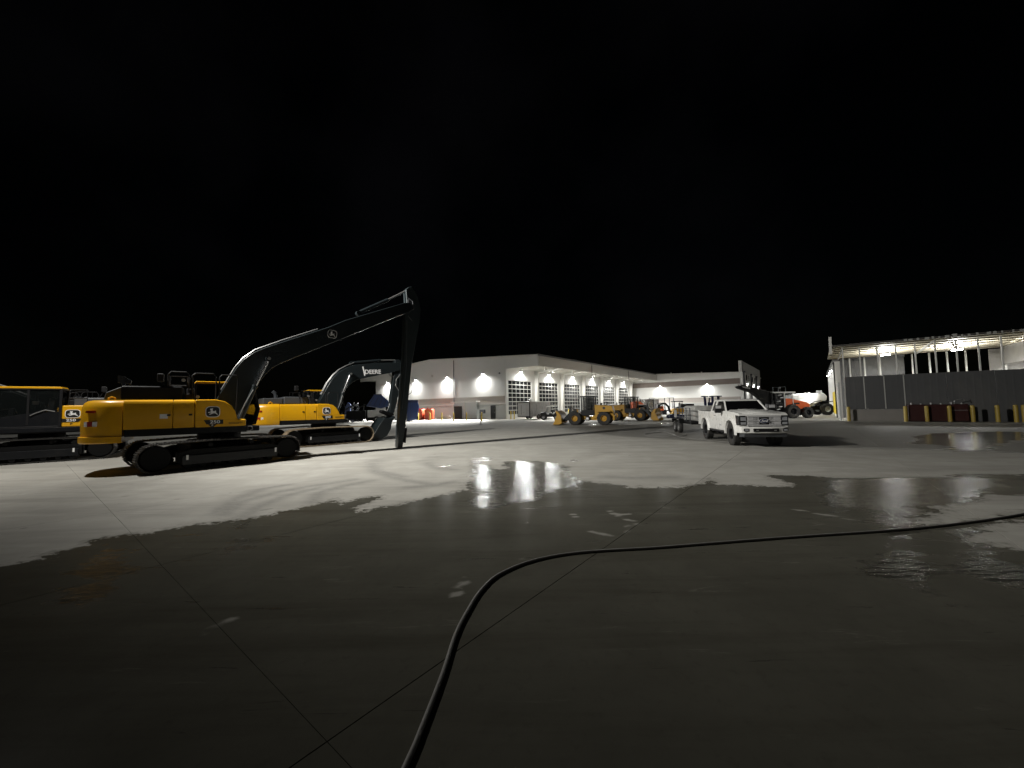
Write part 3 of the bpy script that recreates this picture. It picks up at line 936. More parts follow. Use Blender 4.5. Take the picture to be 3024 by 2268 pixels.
def undercarriage(root, tan=False, turn=0.0):
    made = []
    for s in (-1, 1):
        yc = 1.3 * s
        f = MB().prism([(-1.45, .26), (1.5, .26), (1.5, .60), (1.2, .70), (-1.1, .70), (-1.45, .60)], yc - .2, yc + .2)
        tr = f.build('track', M['frame'], root, 0.02)
        tr.rotation_euler = (0, 0, turn)
        MB().lathe([(0, -.2), (.36, -.2), (.40, -.12), (.40, .12), (.36, .2), (0, .2)], (-1.98, yc, .475), 'y', 20).build('sprocket', M['frame'], tr)
        MB().lathe([(0, -.18), (.34, -.18), (.39, -.1), (.39, .1), (.34, .18), (0, .18)], (1.80, yc, .475), 'y', 20).build('idler', M['frame'], tr)
        for k in range(7):
            MB().cyl((-1.2 + k * .4, yc - .24, .17), (-1.2 + k * .4, yc + .24, .17), .095, n=10).build('roller', M['frame'], tr)
        for xq in (-.6, .6):
            MB().cyl((xq, yc - .15, .81), (xq, yc + .22 * s, .81), .075, n=10).build('carrier_roller', M['frame'], tr)
        MB().prism([(-1.35, .20), (1.45, .20), (1.45, .50), (-1.35, .50)], yc + s * .22, yc + s * .26).build('guard_plate', M['dark'], tr, 0.01)
        for xq in (-1.22, 1.38):
            MB().box(xq - .03, xq + .03, yc + s * .262, yc + s * .27, .36, .52).build('decal', M['decal'], tr)
        for x, z, nx, nz in track_path():
            inst('track_shoe', SHOET if tan else SHOE, tr, (x, yc, z), (0, math.atan2(nx, nz), 0))
    MB().box(-1.05, 1.05, -1.08, 1.08, .42, .80).prism([(-.75, .8), (.75, .8), (.65, .93), (-.65, .93)], -.7, .7).build('carbody', M['frame'], root, 0.03).rotation_euler = (0, 0, turn)
    MB().cyl((0, 0, .9), (0, 0, 1.17), .66, n=28).build('swing_bearing', M['frame'], root)


def arcpts(r, y0, y1, n):
    out = []
    for i in range(n + 1):
        y = y0 + (y1 - y0) * i / n
        out.append((-math.sqrt(r * r - y * y), y))
    return out


def rail(root, pts, r=0.022, name='handrail', m='black'):
    return MB().tube(pts, r, 7).build(name, M[m], root)


def excavator(name, label, loc, rz, kind, group):
    root = thing(name, label, 'excavator', loc, rz, group)
    undercarriage(root, tan=(kind == 'std'), turn=R(12) if kind == 'long' else R(5) if kind == 'std' else 0)
    long_ = kind == 'long'
    tail = 3.55 if long_ else 3.78
    # revolving deck
    MB().box(-2.42, .80, -1.30, 1.30, 1.17, 1.40).box(.8, 1.2, -.7, .35, 1.17, 1.36).build('deck', M['dark'], root, 0.03)
    MB().box(-2.40, .78, -1.36, -1.30, 1.22, 1.40).box(-2.40, 1.15, 1.30, 1.36, 1.22, 1.40).build('deck_skirt', M['dark'], root, 0.012)
    # counterweight, lofted from plan outlines
    xc0 = -2.62

    def plan(ins, z, xf=-2.46):
        hw = 1.36 - ins
        rr = tail - ins
        xb = math.sqrt(rr * rr - .5 * .5)
        q = [(xc0 - (xb + xc0) * math.sin(R(t)), -.5 - (hw - .5) * math.cos(R(t))) for t in range(0, 91, 10)]
        mid = [(-math.sqrt(rr * rr - y * y), y) for y in (-.25, 0, .25)]
        pts = [(xf, -hw)] + q + mid + [(x, -y) for x, y in q[::-1]] + [(xf, hw)]
        return [(x, y, z) for x, y in pts]
    zb, zt = (1.10, 2.34) if long_ else (1.21, 2.26)
    cw = MB()
    if long_:
        cw.loft([plan(.03, 1.0), plan(0, 1.03), plan(0, 1.20), plan(.05, 1.215)])
        cw.loft([plan(.05, 1.217), plan(.04, 1.5), plan(.06, 2.1), plan(.10, 2.24), plan(.17, 2.31), plan(.28, 2.34)])
    else:
        cw.loft([plan(.08, 1.19), plan(.02, 1.24), plan(0, 1.35), plan(.04, 2.05), plan(.08, 2.17), plan(.15, 2.23), plan(.26, 2.26)])
    c = cw.build('counterweight', M['yellow'], root)
    # marks sit on the curved back: placed square to it
    for nm, t, z, w, h, mm in (('reflector', 40, zt - .36, .26, .07, 'red'), ('warning_sign', 31, zt - .74, .10, .15, 'decal'), ('warning_sign', 40, zt - .74, .13, .15, 'red'), ('warning_sign', 49, zt - .74, .10, .15, 'decal')):
        xb = math.sqrt(tail * tail - .25)
        ax, ay = xb + xc0, 1.36 - .5
        x, y = xc0 - (ax - .035) * math.sin(R(t)), -.5 - (ay - .035) * math.cos(R(t))
        ang = math.atan2(-math.cos(R(t)) / ay, -math.sin(R(t)) / ax)
        MB().obox((x, y, z), (.05, w, h), Matrix.Rotation(ang, 3, 'Z')).build(nm, M[mm], c)
    for y in (-.75, .1, .9):
        MB().tube([(-2.85, y, zt - .02), (-2.85, y, zt + .07), (-2.78, y, zt + .11), (-2.71, y, zt + .07), (-2.71, y, zt - .02)], .028, 7).build('lifting_eye', M['yellow'], c)
    if not long_:
        y = .55
        MB().obox((-3.60, -.66, 1.80), (.10, .32, .52), Matrix.Rotation(R(205), 3, 'Z')).build('rear_opening', M['black'], c, 0.02)
    # side bodies: doors with seams
    prof = lambda z1: [(-1.36, 1.40), (-1.36, z1 - .13), (-1.32, z1 - .05), (-1.22, z1), (-.42, z1), (-.42, 1.40)]
    ztop = 2.34 if long_ else 2.24
    for x0, x1 in ((-2.44, -1.285), (-1.27, -.735)):
        d = MB().prism(prof(ztop), x0, x1, 'x').build('side_door', M['yellow'], root, 0.008)
        if x0 < -2 and long_:
            MB().box(-1.60, -1.40, -1.368, -1.358, 1.72, 1.87).build('sticker', M['decal'], d)
        MB().box(x1 - .14, x1 - .05, -1.374, -1.358, 1.80, 1.86).build('latch', M['black'], d)
    # front body with its falling nose
    nose = [(-.72, 1.40), (-.72, ztop), (-.15, ztop), (.10, ztop - .07), (.28, ztop - .22), (.40, ztop - .42), (.47, 1.63), (.72, 1.63), (.72, 1.36), (-.72, 1.36)]
    nb = MB().prism(nose, -1.36, -.55).build('front_body', M['yellow'], root, 0.05, 3)
    MB().box(-.70, .45, -1.366, -1.361, 1.632, 1.64).build('seam', M['gold'], nb)
    emblem(root, -.235, 1.915 if long_ else 1.86, .40, .38, -1.362)
    zp = 1.56 if long_ else 1.52
    pl = MB().prism([(-.48, zp + .075), (.06, zp + .075), (.06, zp - .075), (-.40, zp - .075)], -1.372, -1.361).build('model_plate', M['decalk'], root)
    text('model_number', '250', .15, M['decal'], pl, (-.17, -1.374, zp), -1, sx=1.25)
    MB().prism([(-.36, zp - .08), (-.12, zp - .08), (-.24, zp - .20)], -1.372, -1.361).build('tier_mark', M['decalk'], root)
    text('tier_letter', 'P', .09, M['decal'], root, (-.24, -1.374, zp - .12), -1)
    text('lettering', 'DOGGETT', .075, M['decalk'], root, (.42, -1.364, 1.50), -1, sx=1.15)
    MB().tube([(.74, -1.3, 1.38), (.90, -1.3, 1.36), (.93, -1.3, 1.26), (.84, -1.3, 1.20), (.74, -1.3, 1.20)], .02).build('step_rail', M['steel'], root)
    # left side body behind the cab
    lp = MB().box(-2.44, -1.62, .45, 1.36, 1.40, 2.30).build('side_door', M['yellow'], root, 0.05, 3)
    lq = MB().box(-1.605, -.80, .45, 1.36, 1.40, 2.30).build('side_door', M['yellow'], root, 0.05, 3)
    emblem(root, -1.11, 1.95, .44, .34, 1.362, 1)
    MB().prism([(-.81, 1.75), (-1.40, 1.75), (-1.28, 1.60), (-.81, 1.60)], 1.361, 1.371).build('model_plate', M['decalk'], root)
    text('model_number', '250', .15, M['decal'], root, (-1.07, 1.374, 1.675), 1, sx=1.25)
    text('tier_letter', 'P', .10, M['decalk'], root, (-1.08, 1.364, 1.52), 1, sx=1.4)
    MB().box(-1.58, -1.44, 1.361, 1.367, 1.70, 1.80).build('sticker', M['hood'], root)
    # engine hood and exhaust
    if long_:
        MB().prism([(-3.0, 2.36), (-2.95, 2.60), (-2.62, 2.78), (-2.58, 2.78), (-2.58, 2.36)], -.55, .75).build('rear_cowl', M['hood'], root, 0.03)
        MB().box(-2.57, -1.05, -1.0, .75, 2.33, 2.80).build('engine_hood', M['dark'], root, 0.06, 3)  # unlit part of the hood: its shade is put into the darker paint
        MB().cyl((-2.62, 0, 2.75), (-2.62, 0, 2.95), .05).prism([(-2.75, 2.95), (-2.45, 2.90), (-2.42, 3.02), (-2.60, 3.16), (-2.75, 3.20)], -.10, .10).build('exhaust_pipe', M['hood'], root)
    else:
        MB().box(-3.1, -2.2, -.75, .75, 2.25, 2.57).box(-2.18, -1.0, -.8, .75, 2.25, 2.64).build('engine_hood', M['hood'], root, 0.05, 3)
        MB().tube([(-2.40, .1, 2.55), (-2.40, .1, 2.72), (-2.44, .1, 2.85), (-2.55, .1, 2.95)], .09, 10).build('exhaust_pipe', M['hood'], root)
    MB().box(-1.0, -.75, -1.0, .4, 2.24, 2.55).cyl((-.86, -.4, 2.5), (-.86, -.4, 2.75), .12).build('air_cleaner', M['black'], root, 0.02)
    # rails, mirrors, work lamps
    H = 3.30 if long_ else 2.95
    y = -.95
    rail(root, [(-1.45, y, 2.3), (-1.45, y, H - .1), (-1.38, y, H), (-.98, y, H), (-.90, y, H - .1), (-.90, y, 2.3)])
    rail(root, [(-.82, y, 2.3), (-.82, y, H - .12), (-.74, y, H - .03), (-.25, y, H - .03), (-.16, y, H - .14), (-.16, y, 2.3)])
    rail(root, [(-.06, y, 2.2), (-.06, y, H - .16), (.0, y, H - .06), (.42, y, H - .06), (.48, y, H - .16), (.44, y, 1.7)])
    rail(root, [(-1.5, 1.3, 2.3), (-1.5, 1.3, H), (-1.0, 1.3, H), (-.96, 1.3, 2.3)])
    rail(root, [(-1.5, 1.3, H - .35), (-.97, 1.3, H - .35)])
    rail(root, [(-1.5, .5, 2.3), (-1.5, .5, H - .05), (-1.0, .5, H - .05), (-.96, .5, 2.3)])
    MB().box(-1.72, -1.55, -1.05, -.80, 2.95, 3.22).build('mirror', M['black'], root, 0.03)
    MB().box(-1.56, -1.55, -1.0, -.85, 3.0, 3.17).build('mirror_glass', M['chrome'], root)
    rail(root, [(-1.60, -.9, 2.95), (-1.5, -.9, 2.7), (-1.46, -.9, 2.5)], .018, 'mirror_arm')
    for x, z in ((-1.05, H - .28), (-.66, 2.45)):
        MB().cyl((x, -.90, z), (x, -1.0, z), .055).build('work_lamp', M['steel'], root)
    # cab
    x0, x1, y0, y1 = -.75, 1.15, .36, 1.34
    side = [(x0, 1.42), (x1, 1.42), (x1 + .12, 2.0), (x1 - .10, 2.98), (x0, 2.98)]
    cabf = MB()
    for y in (y0, y1 - .05):
        for p, q in zip(side, side[1:] + side[:1]):
            cabf.bar((p[0], y + .025, p[1]), (q[0], y + .025, q[1]), .06, .08)
        cabf.bar((.12, y + .025, 1.5), (.12, y + .025, 2.98), .06, .07)
    for px, pz in side:
        cabf.bar((px, y0, pz), (px, y1, pz), .07, .07)
    cab = cabf.build('cab', M['black'], root, 0.012)
    MB().prism([(x0 - .04, 2.99), (x1 - .02, 2.99), (x1 - .08, 3.07), (x0 + .02, 3.08)], y0 - .02, y1 + .02).build('cab_roof', M['yellow'], cab, 0.02)
    MB().prism([(x0 + .03, 1.45), (x1 - .02, 1.45), (x1 + .06, 1.75), (.15, 1.98), (x0 + .03, 2.05)], y1 - .045, y1 - .01).build('door_panel', M['dark'], cab, 0.008)
    for y in (y0 + .01, y1 - .03):
        MB().prism([(x0 + .04, 1.5), (x1, 1.5), (x1 + .08, 2.0), (x1 - .13, 2.94), (x0 + .04, 2.94)], y, y + .012).build('cab_window', M['glass'], cab)
    MB().prism([(y0 + .05, 1.5), (y1 - .05, 1.5), (y1 - .05, 2.9), (y0 + .05, 2.9)], x0 + .0, x0 + .012, 'x').build('cab_window', M['glass'], cab)
    MB().prism([(x1 + .09, 2.0), (x1 - .11, 2.93), (x1 - .10, 2.93), (x1 + .10, 2.0)], y0 + .05, y1 - .05).build('windshield', M['glass'], cab)
    MB().box(-.45, .15, .6, 1.1, 1.75, 1.9).prism([(-.5, 1.9), (-.3, 1.9), (-.38, 2.65), (-.55, 2.6)], .62, 1.08).build('operator_seat', M['seat'], cab, 0.04)
    MB().box(.2, .8, .45, .62, 1.5, 1.95).box(.55, .7, .9, 1.05, 1.45, 2.2).build('console', M['black'], cab, 0.03)
    MB().box(-.02, .16, .70, .72, 2.35, 2.5).build('monitor', M['decal'], cab)
    MB().tube([(-.6, 1.32, 2.05), (-.35, 1.36, 2.12), (-.1, 1.36, 2.0), (.05, 1.36, 1.9)], .02).build('grab_handle', M['steel'], cab)
    # boom, stick and rams
    bt = .27
    if long_:
        bp = [(-.22, 1.55), (-.20, 2.1), (-.08, 2.48), (.45, 3.58), (.66, 3.9), (.84, 4.08), (1.02, 4.23), (1.4, 4.45), (1.99, 4.73), (3.7, 5.53), (4.41, 5.93), (7.20, 7.16), (7.5, 7.22), (7.62, 7.0), (7.5, 6.72), (7.13, 6.58), (4.66, 5.28), (4.18, 5.02), (2.83, 4.32), (1.95, 3.85), (1.62, 3.62), (1.36, 3.3), (1.04, 2.75), (.70, 2.1), (.35, 1.5)]
        sp = [(7.31, 7.86), (7.45, 8.02), (7.62, 8.07), (7.82, 7.85), (7.98, 7.49), (8.10, 7.0), (8.07, 6.5), (7.60, 4.09), (7.36, 1.77), (7.12, 0.06), (7.08, 0.01), (6.90, 0.01), (6.88, .08), (6.97, 1.78), (7.19, 4.06), (7.27, 6.35), (7.36, 6.9), (7.34, 7.5)]
    else:
        bp = [(-.22, 1.55), (-.34, 2.35), (.13, 3.33), (.42, 3.8), (.75, 4.14), (1.2, 4.42), (1.65, 4.60), (3.0, 4.79), (4.40, 4.90), (4.66, 4.82), (4.70, 4.6), (4.54, 4.42), (3.93, 4.21), (2.4, 3.86), (2.06, 3.76), (1.72, 3.66), (1.46, 3.50), (1.2, 3.22), (1.01, 2.95), (.65, 2.1), (.30, 1.5)]
        sp = [(4.22, 5.05), (4.45, 5.12), (4.70, 4.95), (4.86, 4.60), (4.80, 4.1), (4.45, 2.9), (4.16, 1.72), (4.04, 1.55), (3.88, 1.6), (3.86, 1.75), (3.95, 2.7), (4.12, 4.0), (4.20, 4.6)]
    if kind == 'low':
        ca, sa = math.cos(R(-33)), math.sin(R(-33))
        rot = lambda P: [((x - 0) * ca - (z - 1.7) * sa, 1.7 + (x - 0) * sa + (z - 1.7) * ca) for x, z in P]
        bp, sp = rot(bp), rot(sp)
    cy = -.05
    bo = MB().prism(bp, cy - bt, cy + bt).build('boom', M['boom'], root, 0.03, 2)
    st = MB().prism(sp, cy - .2, cy + .2).build('stick', M['stick' if long_ else 'boom'], root, 0.025, 2)
    if long_:
        emblem(bo, 3.86, 5.23, .38, .36, cy - bt, -1, R(-6))
        MB().prism([(4.18, 5.00), (4.9, 5.38), (4.9, 5.33), (4.25, 4.98)], cy - bt - .03, cy - bt).build('boom_plate', M['boom'], bo)
        ram, ram_e, rod_e = (.62, 1.62), (1.04, 2.84), (1.50, 3.98)
        acyl = ((5.05, 6.40), (6.45, 7.24), (7.33, 7.82))
        lines = [[(.02, 2.75), (.42, 3.62), (.68, 4.0), (1.05, 4.34), (2.0, 4.82), (3.3, 5.42)], [(.12, 2.75), (.50, 3.55), (.76, 3.93), (1.1, 4.25)]]
    else:
        ram, ram_e, rod_e = (.58, 1.62), (.90, 2.85), (1.34, 4.02)
        acyl = ((1.5, 4.72), (3.3, 5.0), (4.28, 5.08))
        lines = [[(-.2, 2.8), (.1, 3.45), (.42, 3.92), (.76, 4.27), (1.2, 4.54), (1.62, 4.74)], [(4.1, 4.75), (3.85, 4.45), (3.92, 4.1), (4.25, 3.85), (4.3, 3.3)]]
    if kind == 'low':
        ram_e, rod_e = rot([ram_e, rod_e])
        acyl = rot(acyl)
        lines = [rot(L) for L in lines]
    for s in (-1, 1):
        yy = cy + s * (bt + .12)
        b = MB().cyl((ram[0], yy, ram[1]), (ram_e[0], yy, ram_e[1]), .085, n=14).cyl((ram_e[0], yy, ram_e[1]), (ram_e[0] * .94 + rod_e[0] * .06, yy, ram_e[1] * .94 + rod_e[1] * .06), .105).build('boom_ram', M['boom'], root)
        MB().cyl((ram_e[0], yy, ram_e[1]), (rod_e[0], yy, rod_e[1]), .052, n=12).build('ram_rod', M['chrome'], b)
        MB().cyl((rod_e[0], yy - .08, rod_e[1]), (rod_e[0], yy + .08, rod_e[1]), .12).build('ram_eye', M['boom'], b)
        MB().tube([(ram[0] - .05, yy - s * .02, ram[1] + .1), (ram[0] + .12, yy + s * .1, ram[1] + .6), (ram_e[0] - .05, yy + s * .1, ram_e[1] - .1)], .016).build('hydraulic_pipe', M['steel'], b)
    MB().cyl((rod_e[0], cy - .5, rod_e[1]), (rod_e[0], cy + .5, rod_e[1]), .06).build('pivot_pin', M['steel'], bo)
    ar = MB().cyl((acyl[0][0], cy, acyl[0][1]), (acyl[1][0], cy, acyl[1][1]), .085).cyl((acyl[0][0], cy - .12, acyl[0][1] - .02), (acyl[0][0], cy + .12, acyl[0][1] - .02), .11).build('stick_ram', M['boom'], root)
    MB().cyl((acyl[1][0], cy, acyl[1][1]), (acyl[2][0], cy, acyl[2][1]), .045).build('ram_rod', M['steel'], ar)
    for i, L in enumerate(lines):
        for dy in (-.14, .06):
            MB().tube([(x, cy + dy, z) for x, z in L], .022).build('hydraulic_pipe', M['steel'], bo)
    for x, z in ((sp[3][0] - .3, sp[3][1] - .55), ):
        MB().cyl((x, cy - .24, z), (x, cy + .24, z), .13).build('pivot_pin', M['hood'], st)
    if long_:
        MB().tube([(7.4, cy - .23, 7.45), (7.62, cy - .26, 7.3), (7.66, cy - .26, 6.9), (7.45, cy - .26, 6.75), (7.40, cy - .26, 6.5), (7.62, cy - .24, 6.3)], .022).build('hydraulic_hose', M['hood'], st)
        MB().tube([(7.33, cy - .23, 6.3), (7.30, cy - .23, 4.1), (7.08, cy - .23, 1.9)], .02).build('hydraulic_pipe', M['hood'], st)
        MB().cyl((7.36, cy, .95), (7.28, cy, .22), .075).box(7.16, 7.34, cy - .06, cy + .06, 1.0, 1.12).build('stick_link', M['black'], st)
        MB().tube([(7.62, cy, 3.2), (7.72, cy, 2.95), (7.66, cy, 2.7), (7.52, cy, 2.6)], .016).build('hydraulic_hose', M['black'], st)
    if kind == 'std':
        MB().tube([(4.6, cy - .22, 4.2), (4.25, cy - .26, 3.8), (4.2, cy - .26, 3.4), (4.45, cy - .22, 3.05)], .025).build('hydraulic_hose', M['steel'], st)
        bb = MB().cyl((4.32, cy, 3.9), (4.10, cy, 2.7), .08).build('bucket_ram', M['boom'], st)
        MB().cyl((4.10, cy, 2.7), (3.72, cy, 1.62), .045).build('ram_rod', M['chrome'], bb)
        MB().prism([(3.30, 1.70), (3.90, 1.42), (4.12, 1.48), (4.06, 1.62), (3.7, 1.72), (3.35, 1.85)], cy - .25, cy + .25).build('bucket_link', M['frame'], st, 0.02)
        bk = [(3.35, 1.36), (3.75, 1.30), (4.05, 1.45), (3.80, 1.05), (3.72, .62), (3.50, .26), (3.1, .05), (2.62, .02), (2.50, .10), (2.72, .45), (3.0, .95)]
        bu = MB().prism(bk, cy - .62, cy + .62).build('bucket', M['boom'], root, 0.02)
        for k in range(5):
            MB().prism([(2.62, .05), (2.34, .03), (2.60, .14)], cy - .58 + k * .26, cy - .48 + k * .26).build('bucket_tooth', M['steel'], bu)
        text('lettering', 'DEERE', .36, M['decal'], bo, (2.72, cy - bt - .004, 4.20), -1, rot=(R(90), R(-3), 0))
        MB().prism([(2.06, 4.50), (2.13, 4.52), (2.26, 3.98), (2.19, 3.94)], cy - bt - .006, cy - bt).build('stripe', M['decal'], bo)
    if kind == 'low':
        MB().prism([(x + .2, z - .1) for x, z in [(3.2, .9), (3.7, 1.0), (3.9, .5), (3.5, .15), (2.9, .12), (3.0, .5)]], cy - .6, cy + .6).build('bucket', M['boom'], root, 0.02)
    return root


GX = 'yellow excavators parked in a row'
H1 = hd((0.78, 0.626))
excavator('excavator', 'nearest yellow excavator with very long folded black boom reaching above the others', (-11.08, 14.6, 0), H1, 'long', GX)
excavator('excavator', 'yellow excavator with short curved boom and bucket, parked behind the long boom machine', (-10.86, 22.2, 0), hd((0.75, 0.66)), 'std', GX)
excavator('excavator', 'excavator cut off by the left frame edge, turned with its cab side showing', (-20.2, 16.6, 0), hd((-0.79, -0.61)), 'low', GX)

# ------------------------------------------------------------------ white pickup


def pickup(name, label, loc, rz):
    t = thing(name, label, 'pickup truck', loc, rz)
    W = 1.0
    # lower body side with wheel arches, per side and as one shell
    def arch(cx, r=.56, n=9):
        return [(cx + r * math.cos(R(a)), .50 + r * math.sin(R(a))) for a in np.linspace(0, 180, n)]
    prof = [(2.82, .62), (2.86, 1.36), (2.70, 1.44), (1.30, 1.52), (1.10, 1.52), (-.85, 1.50), (-.85, 1.46), (-2.95, 1.46), (-3.0, .72), (-2.42, .72)]
    prof += [(-1.75 - .52 * math.cos(R(a)), .55 + .55 * math.sin(R(a))) for a in np.linspace(18, 162, 9)]
    prof += [(-1.15, .60), (1.26, .60)]
    prof += [(1.85 - .52 * math.cos(R(a)), .55 + .55 * math.sin(R(a))) for a in np.linspace(18, 162, 9)]
    prof += [(2.45, .62)]
    body = MB().prism(prof, -W, W).build('body', M['truckw'], t, 0.05, 3)
    # fender flares
    for cx in (1.85, -1.75):
        for s in (-1, 1):
            ring = MB()
            rs = []
            for a in np.linspace(-5, 185, 13):
                ca, sa = math.cos(R(a)), math.sin(R(a))
                rs.append([(cx + .53 * ca, s * 1.0, .55 + .56 * sa), (cx + .66 * ca, s * 1.0, .55 + .68 * sa), (cx + .62 * ca, s * 1.07, .55 + .64 * sa), (cx + .54 * ca, s * 1.07, .55 + .57 * sa)])
            ring.loft(rs).build('fender_flare', M['truckw'], body)
    # raised hood
    hood = []
    for x, z, w in ((2.80, 1.40, .93), (2.70, 1.46, .95), (2.0, 1.53, .94), (1.25, 1.57, .93)):
        hood.append([(x, -w, z - .08), (x, -w + .18, z + .0), (x, -.45, z - .01), (x, -.38, z + .022), (x, .38, z + .022), (x, .45, z - .01), (x, w - .18, z), (x, w, z - .08), (x, w - .05, z - .2), (x, -w + .05, z - .2)])
    MB().loft(hood).build('hood', M['truckw'], t)
    # cab: pillars and roof around dark glass
    cabring = lambda x0, x1, w, z: [(x0, -w, z), (x1, -w, z), (x1, w, z), (x0, w, z)]
    MB().loft([cabring(-.84, 1.22, .93, 1.48), cabring(-.78, .62, .76, 1.98)]).build('cab_glass', M['tint'], t)
    MB().loft([cabring(-.80, .66, .79, 1.965), cabring(-.78, .60, .77, 2.02), cabring(-.70, .45, .68, 2.055)]).build('roof', M['truckw'], t, 0.02)
    for s in (-1, 1):
        for p, q, w in (((1.26, .945 * s, 1.47), (.63, .785 * s, 1.98), .075), ((-.30, .945 * s, 1.47), (-.30, .785 * s, 1.98), .10), ((-.84, .94 * s, 1.46), (-.78, .775 * s, 1.98), .14)):
            MB().bar(p, q, w, .055).build('pillar', M['truckw'], t, 0.012)
    # doors with seams and handles, right side faces the camera
    for s in (-1, 1):
        d = MB().prism([(-.28, .66), (1.12, .66), (1.14, 1.46), (-.28, 1.46)], s * (W + .002), s * (W + .018)).build('door', M['truckw'], t, 0.01)
        MB().box(-.22, .02, min(s * 1.02, s * 1.05), max(s * 1.02, s * 1.05), 1.26, 1.31).build('handle', M['grille'], d)
        MB().prism([(-.84, .66), (-.30, .66), (-.30, 1.46), (-.84, 1.46)], s * (W + .002), s * (W + .016)).build('rear_door', M['truckw'], t, 0.01)
        MB().box(-.9, 1.2, min(s * .95, s * 1.02), max(s * .95, s * 1.02), .52, .60).build('running_board', M['black'], t)
        MB().box(.45, .75, min(s * 1.004, s * 1.022), max(s * 1.004, s * 1.022), .82, .87).build('badge', M['grille'], t)
        mi = MB().box(.88, 1.04, min(s * 1.08, s * 1.38), max(s * 1.08, s * 1.38), 1.42, 1.78).build('mirror', M['black'], t, 0.04, 3)
        MB().box(1.03, 1.055, min(s * 1.1, s * 1.36), max(s * 1.1, s * 1.36), 1.63, 1.76).build('mirror_cap', M['grille'], mi)
        MB().bar((.95, s * .95, 1.52), (.95, s * 1.1, 1.56), .05).build('mirror_arm', M['black'], mi)
    # bed opening, tailgate
    MB().box(-2.88, -.92, -.86, .86, 1.44, 1.475).build('bed_floor', M['black'], t)
    # front: grille, headlamps, bumper
    g = MB().box(2.80, 2.90, -.70, .70, .90, 1.32).build('grille', M['black'], t, 0.02)
    for z in (.93, 1.11, 1.29):
        MB().box(2.885, 2.925, -.70, .70, z - .022, z + .022).build('grille_bar', M['grille'], g, 0.008)
    for z0, z1 in ((.96, 1.08), (1.14, 1.265)):
        for y0, y1 in ((-.68, -.42), (.42, .68)):
            MB().box(2.885, 2.912, y0, y1, z0, z1).build('grille_panel', M['grille'], g, 0.01)
        sl = MB()
        for k in range(15):
            y = -.40 + k * .0555
            if abs(y) > .19:
                sl.box(2.885, 2.908, y, y + .03, z0, z1)
        sl.build('grille_slats', M['grille'], g)['kind'] = 'stuff'
    ov = [(.185 * math.cos(R(a)), .085 * math.sin(R(a))) for a in range(0, 360, 15)]
    bd = MB().prism([(u * 1.12, 1.11 + v * 1.18) for u, v in ov], 2.925, 2.94, 'x').build('oval_badge', M['grille'], t)
    MB().prism([(u, 1.11 + v) for u, v in ov], 2.938, 2.948, 'x').build('badge_field', M['navy'], bd)
    text('badge_lettering', 'Ford', .13, M['decal'], bd, (2.952, 0, 1.105), rot=(R(90), 0, R(90)), ext=.002, shear=.3)
    for s in (-1, 1):
        h = MB().prism([(2.52, .92), (2.87, .92), (2.875, 1.33), (2.45, 1.35)], s * .72, s * 1.012).build('headlamp', M['black'], t, 0.02)
        MB().box(2.87, 2.89, min(s * .74, s * .95), max(s * .74, s * .95), .96, 1.06).build('lamp_lens', M['headlamp'], h)
        MB().box(2.87, 2.89, min(s * .74, s * .95), max(s * .74, s * .95), 1.12, 1.27).build('lamp_lens', M['headlamp'], h)
    # bumper with fog lamps, lower dark valance
    plan_ = [(2.72, -1.05), (2.93, -.98), (3.04, -.72), (3.07, 0), (3.04, .72), (2.93, .98), (2.72, 1.05), (2.55, 1.03), (2.55, -1.03)]
    bp = MB().prism(plan_, .60, .87, 'z').build('bumper', M['truckw'], t, 0.04, 3)
    MB().box(3.03, 3.085, -.52, .52, .66, .80).build('bumper_opening', M['black'], bp, 0.02)
    for s in (-1, 1):
        MB().box(2.99, 3.06, min(s * .68, s * .90), max(s * .68, s * .90), .68, .80).build('fog_lamp', M['black'], bp, 0.02)
        MB().box(3.05, 3.066, min(s * .72, s * .86), max(s * .72, s * .86), .71, .77).build('fog_lens', M['headlamp'], bp)
        MB().box(3.08, 3.095, s * .36 - .05, s * .36 + .05, .70, .75).build('tow_hook', M['steel'], bp)
    MB().prism([(2.45, .40), (2.95, .44), (3.0, .60), (2.45, .60)], -.88, .88).build('valance', M['hood'], t, 0.03)
    MB().box(-2.6, 2.4, -.45, .45, .42, .58).cyl((1.85, -.8, .46), (1.85, .8, .46), .06).cyl((-1.75, -.8, .46), (-1.75, .8, .46), .07).build('chassis', M['frame'], t)
    for x in (1.85, -1.75):
        for s in (-1, 1):
            wheel('wheel', t, (x, s * .86, .50), .50, .34, M['black'], .52, 26, s)
    t.scale = (0.97, 0.93, 1.0)
    return t


TH = (-0.17, -0.985)
pickup('pickup_truck', 'white lifted pickup truck with chrome grille facing the camera, trailer behind it', (10.63 - TH[0] * 1.85, 17.05 - TH[1] * 1.85, 0), hd(TH))

